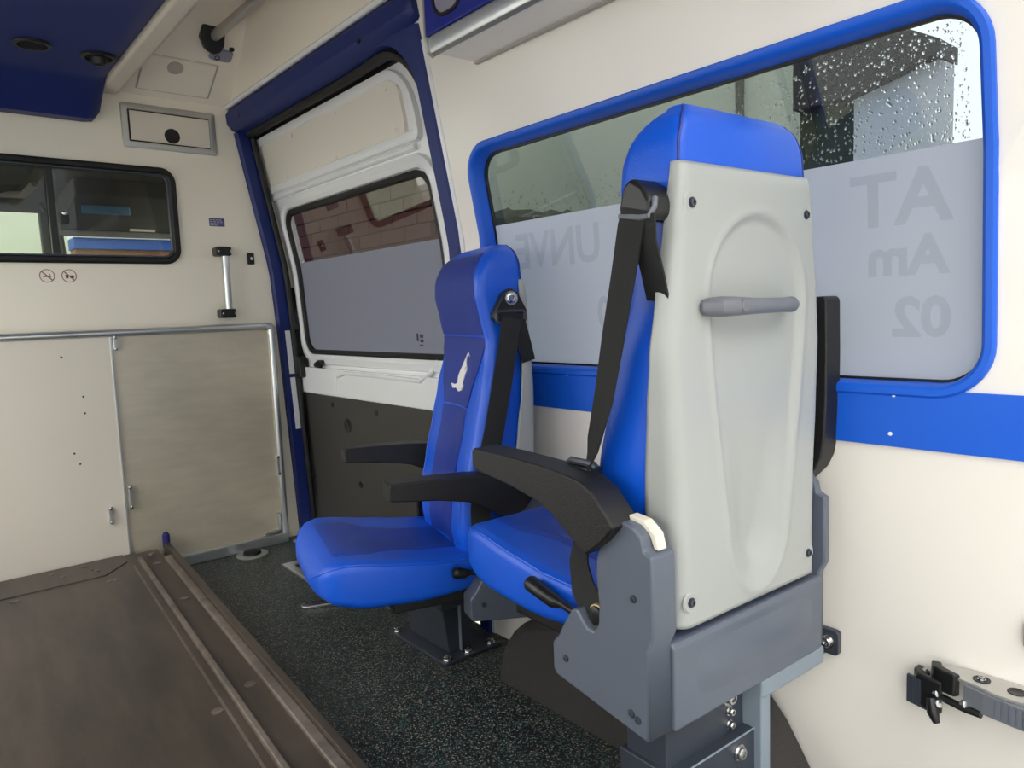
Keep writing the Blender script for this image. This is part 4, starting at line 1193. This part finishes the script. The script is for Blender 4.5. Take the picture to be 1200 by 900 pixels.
        ribbon('belt_webbing', [Z(p) for p in ((-0.214, 0.014, 1.070), (-0.210, 0.016, 1.035), (-0.196, 0.016, 0.995), (-0.180, 0.020, 0.955))], (0, 1, 0.1), 0.040, 0.003, M['web'], root)
        bk = box('belt_buckle', -0.206 - 0.014, -0.206 + 0.014, 0.124, 0.168, 0.650 + dz, 0.712 + dz, M['black'], root, bevel=0.005)
        tube('buckle_tongue', [Z((-0.214, 0.116, 0.712)), Z((-0.214, 0.122, 0.717)), Z((-0.212, 0.172, 0.717)), Z((-0.212, 0.178, 0.712))], 0.0055, M['steel_dark'], bk, n=8)
        ribbon('lap_belt', [Z(p) for p in ((-0.204, 0.150, 0.655), (-0.206, 0.160, 0.60), (-0.210, 0.164, 0.555), (-0.216, 0.150, 0.520), (-0.222, 0.122, 0.495))],
               [(1, 0.5, 0), (0.4, 1, 0), (0.1, 1, 0), (0, 1, 0.3), (0, 1, 0.3)], 0.046, 0.003, M['web'], root)
    else:
        br = [(0.072, 1.112), (0.052, 1.122), (0.036, 1.112), (0.014, 1.070), (0.014, 1.050), (0.030, 1.040), (0.085, 1.040), (0.100, 1.052), (0.098, 1.066)]
        g = prism('belt_guide', [(y - 0.010, z + dz) for y, z in br], 'x', -0.186, -0.160, M['black'], root, bevel=0.004, seg=2)
        ring('guide_rim', (0.006, 0.086, 1.038, 1.072), 0.012, [(0, 0), (0.002, 0.003), (0.006, 0.003), (0.008, 0)], lambda a, b, o: (-0.186 - o, a, b + dz), M['steel_dark'], g, n=5)
        bolt('guide_bolt', Z((-0.186, 0.044, 1.098)), (-1, 0, 0), 0.012, 0.008, M['chrome'], g)
        ribbon('belt_webbing', [Z(p) for p in ((-0.190, 0.046, 1.052), (-0.194, 0.058, 1.00), (-0.200, 0.082, 0.90), (-0.203, 0.106, 0.80), (-0.205, 0.134, 0.70), (-0.206, 0.150, 0.62), (-0.206, 0.150, 0.56))], (0.15, 1, 0.25), 0.046, 0.003, M['web'], root)
        ribbon('belt_webbing', [Z(p) for p in ((-0.190, 0.030, 1.045), (-0.190, 0.016, 0.99), (-0.188, 0.006, 0.95))], (0, 1, 0.1), 0.034, 0.003, M['web'], root)
        lk_ = box('belt_buckle', 0.196, 0.216, 0.150, 0.185, 0.50 + dz, 0.60 + dz, M['black'], root, bevel=0.006)
        box('buckle_button', 0.198, 0.214, 0.156, 0.180, 0.600 + dz, 0.606 + dz, M['redboard'], lk_, bevel=0.002)
    return root, Z

seat_a, ZA = make_seat('ambulance_seat', 'blue ambulance seat with grey back shell facing bulkhead, one armrest folded up', (0.975, 0.605), R(-2.5), 0.0, True)
# pedestal of the rear seat
box('pedestal', -0.168, 0.024, 0.03, 0.11, 0.0, 0.350, M['steel_dark'], seat_a, bevel=0.003)
box('pedestal_flange', 0.024, 0.050, -0.004, 0.10, 0.0, 0.322, M['steel_flange'], seat_a, bevel=0.004)
box('frame_beam', 0.024, 0.212, -0.006, 0.03, 0.312, 0.344, M['steel_flange'], seat_a, bevel=0.005)
box('lower_sleeve', -0.176, 0.052, 0.010, 0.118, 0.0, 0.258, M['steel_dark'], seat_a, bevel=0.002)
tube('sleeve_edge', [(-0.176, 0.0095, 0.2585), (0.052, 0.0095, 0.2585)], 0.0015, M['steel_flange'], seat_a, n=6)
for (x, y, z, r_) in ((-0.018, 0.010, 0.234, 0.010), (-0.016, 0.030, 0.318, 0.011), (-0.150, 0.030, 0.330, 0.008), (-0.016, 0.030, 0.295, 0.006), (-0.016, 0.030, 0.272, 0.006)):
    bolt('bolt', (x, y, z), (0, -1, 0), r_, 0.010, M['chrome'], seat_a)
# wall bracket beside the base
wb = prism('wall_bracket', rrect(0.586, 0.634, 0.308, 0.354, 0.008, 4), 'x', 1.228, 1.2415, M['steel_dark'], None, bevel=0.002)
loc_to(wb, seat_a)
o_ = bolt('bolt', (1.228, 0.606, 0.332), (-1, 0, 0), 0.0095, 0.010, M['chrome']); loc_to(o_, seat_a)
o_ = box('bracket_lug', 1.198, 1.236, 0.612, 0.640, 0.306, 0.314, M['steel_dark']); loc_to(o_, seat_a)

seat_b, ZB = make_seat('ambulance_seat', 'blue ambulance seat turned towards the platform with emblem and both armrests down', (1.174, 1.451), R(74), -0.12, False)
def to_b(o): return loc_to(o, seat_b)
to_b(prism('pedestal', [(1.035, 0.30), (1.075, 0.01), (1.150, 0.01), (1.190, 0.30)], 'y', 1.60, 1.80, M['steel_dark'], None, bevel=0.003))
to_b(box('pedestal_rib', 1.108, 1.112, 1.590, 1.60, 0.01, 0.22, M['steel_flange'], None, bevel=0.001))
to_b(box('floor_plate', 1.030, 1.225, 1.555, 1.845, 0.0, 0.010, M['steel_dark'], None, bevel=0.003))
for (x, y) in ((1.045, 1.826), (1.047, 1.572), (1.118, 1.572), (1.196, 1.572)):
    to_b(bolt('bolt', (x, y, 0.010), (0, 0, 1), 0.0105, 0.012, M['chrome']))
to_b(box('swivel_frame', 0.92, 1.17, 1.40, 1.78, 0.235, 0.275, M['steel_dark'], None, bevel=0.006))
to_b(tube('slide_bar', [(0.84, 1.70, 0.205), (0.88, 1.635, 0.203), (0.94, 1.54, 0.203), (0.97, 1.52, 0.24)], 0.008, M['alu'], None, n=10))

# ------------------------------------------------------------------ wall strap bracket
sb = tag(empty('strap_bracket', (1.24, 0.40, 0.30)), 'steel wall bracket carrying a ratchet strap buckle', 'bracket')
SB = lambda o: loc_to(o, sb)
# angled shelf plate: thin sheet sticking out of the wall and folded down
SB(prism('shelf_plate', [(1.243, 0.395), (1.243, 0.18), (1.190, 0.18), (1.186, 0.345), (1.196, 0.372), (1.203, 0.425), (1.222, 0.440)], 'z', 0.332, 0.337, M['alu_soft'], None, bevel=0.001))
SB(prism('ribbed_strap', [(1.192, 0.388), (1.184, 0.36), (1.178, 0.32), (1.174, 0.27), (1.176, 0.16), (1.186, 0.16), (1.186, 0.27), (1.190, 0.34), (1.200, 0.384)], 'z', 0.300, 0.332, M['handle_grey'], None))
for k in range(18):
    y = 0.362 - k * 0.0095
    xr_ = 1.1735 + max(0, y - 0.27) ** 1.5 * 0.45
    SB(box('strap_rib', xr_ - 0.001, xr_ + 0.005, y - 0.002, y + 0.002, 0.303, 0.331, M['grey_pl'], None, bevel=0.0008))
for (x, y) in ((1.218, 0.372), (1.214, 0.325), (1.214, 0.27)):
    SB(lathe('plate_hole', (x, y, 0.3372), (0, 0, 1), [(-0.001, 0.012), (0.0010, 0.012), (0.0010, 0.010), (0.0004, 0.009)], M['black'], None, n=20))
SB(bolt('plate_bolt', (1.218, 0.372, 0.3375), (0, 0, 1), 0.0045, 0.005, M['chrome']))
SB(prism('buckle_body', [(1.222, 0.445), (1.204, 0.436), (1.196, 0.418), (1.193, 0.402), (1.203, 0.396), (1.208, 0.41), (1.214, 0.424), (1.228, 0.432)], 'z', 0.306, 0.342, M['black'], None, bevel=0.003))
SB(prism('ratchet_jaw', [(1.238, 0.470), (1.218, 0.470), (1.202, 0.456), (1.196, 0.436), (1.196, 0.420), (1.204, 0.420), (1.206, 0.436), (1.215, 0.450), (1.234, 0.458)], 'z', 0.268, 0.322, M['black'], None, bevel=0.004))
for k in range(9):
    t = k / 8
    SB(box('jaw_tooth', 1.206 - 0.007 * t, 1.212 - 0.007 * t, 0.4725 - 0.030 * t, 0.4755 - 0.030 * t, 0.266, 0.312, M['steel_dark'], None))
SB(tube('ratchet_lever', [(1.204, 0.435, 0.296), (1.198, 0.412, 0.296), (1.190, 0.385, 0.296), (1.186, 0.362, 0.298)], 0.006, M['black'], None, n=8))
for (x, y, z) in ((1.222, 0.452, 0.318), (1.200, 0.428, 0.300), (1.196, 0.425, 0.286), (1.190, 0.386, 0.303)):
    SB(lathe('rivet', (x, y, z), (-0.5, -0.8, 0.3), [(-0.002, 0.007), (0.004, 0.006), (0.005, 0.003)], M['chrome'], None, n=10))
SB(tube('lever_tail', [(1.198, 0.436, 0.290), (1.192, 0.430, 0.270), (1.190, 0.424, 0.256)], [0.008, 0.009, 0.005], M['black'], None, n=10))
for _o in sb.children: _o.matrix_parent_inverse = Matrix.Translation((0.0, -0.014, 0.020)) @ _o.matrix_parent_inverse
wbk = tag(empty('wall_stud', (1.235, 0.312, 0.43)), 'small dark wall fitting on the cream wall above the strap bracket', 'wall fitting')
loc_to(plate('base', rrect(0.279, 0.309, 0.420, 0.465, 0.006), WM, -0.012, 0.0, M['steel_dark'], bevel=0.002), wbk)
loc_to(plate('cap', rrect(0.284, 0.304, 0.427, 0.457, 0.004), WM, -0.018, -0.010, M['black'], bevel=0.002), wbk)

# ------------------------------------------------------------------ driver cab seen through the bulkhead window
cb = tag(empty('driver_cab', (0.35, 3.8, 0.6)), 'dark driver cab interior beyond the bulkhead window', 'vehicle cab')
CB_ = lambda o: loc_to(o, cb)
CB_(prism('headliner', [(3.05, 1.60), (3.9, 1.585), (4.32, 1.520), (4.36, 1.55), (4.1, 1.68), (3.05, 1.70)], 'x', -0.62, 1.25, M['hl'], None))
CB_(prism('roof_shelf', [(3.62, 1.52), (4.22, 1.43), (4.30, 1.50), (4.30, 1.56), (3.62, 1.60)], 'x', 0.62, 1.22, M['hl'], None, bevel=0.01))
CB_(box('shelf_rim', 0.62, 1.22, 4.21, 4.26, 1.405, 1.432, M['hl_light'], None, bevel=0.006))
CB_(box('shelf_label', 0.905, 1.02, 3.985, 3.99, 1.41, 1.422, M['cap_white'], None))
CB_(box('vanity_mirror', 0.66, 0.86, 3.75, 3.76, 1.455, 1.495, M['mirror_blue'], None, bevel=0.004))
CB_(box('reading_lamp', 0.96, 1.12, 3.35, 3.42, 1.575, 1.60, M['hl_light'], None, bevel=0.006))
CB_(prism('sun_visor', [(4.02, 1.55), (4.20, 1.47), (4.22, 1.48), (4.05, 1.565)], 'x', -0.45, 0.35, M['hl'], None, bevel=0.006))
CB_(tube('visor_mount', [(0.36, 4.10, 1.57), (0.47, 3.95, 1.55), (0.50, 3.80, 1.58)], 0.016, M['hl_light'], None, n=10))
CB_(tube('mirror_stem', [(0.56, 4.15, 1.54), (0.57, 4.10, 1.50)], 0.01, M['black'], None, n=8))
CB_(lathe('roof_speaker', (0.28, 3.75, 1.582), (0, -0.1, -1), [(0, 0.08), (0.01, 0.08), (0.016, 0.06)], M['hl_light'], None, n=20))
CB_(prism('windscreen_pillar', [(0.57, 1.56), (0.66, 1.56), (0.70, 0.85), (0.58, 0.85)], 'y', 4.30, 4.36, M['hl'], None, bevel=0.01))
CB_(obj('side_wall', [(1.24, 3.05, 0.0), (1.24, 4.9, 0.0), (1.24, 4.9, 1.05), (1.24, 3.05, 1.05)], [(0, 1, 2, 3)], M['hl'], None, solid=0.02))
CB_(obj('side_wall', [(-0.62, 3.05, 0.0), (-0.62, 4.9, 0.0), (-0.62, 4.9, 1.05), (-0.62, 3.05, 1.05)], [(0, 1, 2, 3)], M['hl'], None, solid=0.02))
CB_(prism('dashboard', [(4.25, 0.3), (4.20, 0.88), (4.35, 0.96), (4.90, 0.98), (4.90, 0.3)], 'x', -0.62, 1.24, M['hl'], None, bevel=0.02))
CB_(obj('windscreen', [(-0.60, 4.92, 0.98), (1.22, 4.92, 0.98), (1.20, 4.33, 1.545), (-0.58, 4.33, 1.545)], [(0, 1, 2, 3)], M['glass_clear'], None))
CB_(box('cab_floor', -0.62, 1.24, 3.05, 4.9, 0.0, 0.05, M['hl'], None))

# ------------------------------------------------------------------ outside
gr = obj('ground', [(-40, -40, -0.70), (40, -40, -0.70), (40, 40, -0.70), (-40, 40, -0.70)], [(0, 1, 2, 3)], M['paving'])
struct(gr, 'light-bouncing pale asphalt yard')
# pale rendered house beyond the side window
hs = tag(empty('rendered_house', (9.0, 8.0, -0.7)), 'pale green rendered house wall seen through the side window', 'building')
loc_to(box('wall', 8.6, 9.0, 4.62, 12.5, -0.7, 7.0, M['pale_render']), hs)
loc_to(box('plinth', 8.54, 8.6, 4.62, 12.5, -0.7, -0.1, M['white_render']), hs)
loc_to(box('downpipe', 8.50, 8.58, 5.38, 5.46, -0.7, 7.0, M['hedge']), hs)
# hedge in front of it
random.seed(9)
bmh = bmesh.new()
for i in range(90):
    y = 7.7 + 2.2 * random.random(); x = 7.55 + 0.45 * random.random(); zt = 2.42 + 0.12 * (y - 7.7) - 0.35
    mtx = Matrix.Translation((x, y, zt - 2.3 * random.random() ** 2)) @ Matrix.Diagonal((0.36, 0.36, 0.32, 1))
    bmesh.ops.create_icosphere(bmh, subdivisions=2, radius=1.0, matrix=mtx)
for vv in bmh.verts: vv.co += Vector((random.uniform(-.05, .05), random.uniform(-.05, .05), random.uniform(-.05, .05)))
me = bpy.data.meshes.new('hedge'); bmh.to_mesh(me); bmh.free(); me.materials.append(M['hedge'])
hg = bpy.data.objects.new('garden_hedge', me); col.objects.link(hg)
tag(hg, 'dark green hedge in front of the pale house', 'hedge')
# timber shed with deep eaves and white end wall
sh_ = tag(empty('garden_shed', (5.2, 2.2, -0.7)), 'white walled shed with dark timber eaves beyond the wet window', 'building')
loc_to(prism('white_wall', [(1.76, -0.7), (2.31, -0.7), (2.31, 2.26), (1.80, 2.38), (1.76, 2.36)], 'x', 5.0, 5.15, M['white_render']), sh_)
loc_to(box('dark_side', 5.0, 5.15, 2.31, 2.69, -0.7, 2.28, M['hedge']), sh_)
loc_to(prism('eaves', [(1.758, 2.37), (1.758, 2.47), (2.10, 2.68), (2.30, 2.80), (2.69, 2.80), (2.69, 2.26), (2.32, 2.26), (1.80, 2.385)], 'x', 4.9, 5.2, M['dark_wood']), sh_)
# brick house beyond the sliding door
bh = tag(empty('brick_house', (4.2, 8.5, -0.7)), 'red brick house wall seen through the door window', 'building')
loc_to(box('mortar_wall', 4.22, 4.6, 5.9, 11.7, -0.7, 5.0, M['mortar']), bh)
bmesh_src = None
k = 0
for r_ in range(18):
    z = 0.95 + r_ * 0.155
    for c in range(11):
        y = 5.92 + c * 0.50 + (0.25 if r_ % 2 else 0)
        if bmesh_src is None:
            b0 = box('brick', 4.165, 4.23, 0.0, 0.485, 0.0, 0.138, M['redboard'])
            bmesh_src = b0.data
        else:
            b0 = bpy.data.objects.new('brick', bmesh_src); col.objects.link(b0)
        b0.parent = bh
        b0.location = Vector((-4.2, y - 8.5, z + 0.7))
# garage with blue fascia ahead of the van
ga = tag(empty('garage', (3.0, 12.0, -0.7)), 'brown timber garage with blue fascia board ahead of the cab', 'building')
loc_to(box('timber_wall', 1.99, 4.2, 12.0, 12.4, -0.7, 2.06, M['brown']), ga)
loc_to(box('fascia', 1.97, 4.25, 11.95, 12.4, 2.06, 2.215, M['blue_board']), ga)
loc_to(box('roof_edge', 1.97, 4.3, 11.9, 12.5, 2.215, 2.36, M['white_render']), ga)
yw = tag(empty('yard_wall', (0.0, 14.0, -0.7)), 'tall pale green rendered wall ahead of the windscreen', 'wall')
loc_to(box('wall', -7.0, 6.0, 14.0, 14.3, -0.7, 5.5, M['pale_render']), yw)
loc_to(box('coping', -7.05, 6.05, 13.95, 14.35, 5.5, 5.6, M['white_render']), yw)

rw = tag(empty('added_rear_building', (0.0, -7.0, -0.7)), 'unseen pale building added behind the open rear to cut sky light', 'building')
loc_to(box('wall', -9.0, 9.0, -7.4, -7.0, -0.7, 4.6, M['white_render']), rw)  # added out of view, blocks part of the sky light from the rear
loc_to(box('roof_edge', -9.2, 9.2, -7.5, -6.8, 4.6, 4.85, M['dark_wood']), rw)
for k in range(4):
    dx = -7.0 + k * 4.0
    d_ = loc_to(box('added_door', dx, dx + 2.6, -7.0, -6.96, -0.7, 2.3, M['pale_render']), rw)
    for q in range(6):
        loc_to(box('added_slat', dx + 0.05, dx + 2.55, -6.97, -6.94, -0.62 + q * 0.48, -0.20 + q * 0.48, M['pale_render'], bevel=0.01), d_)
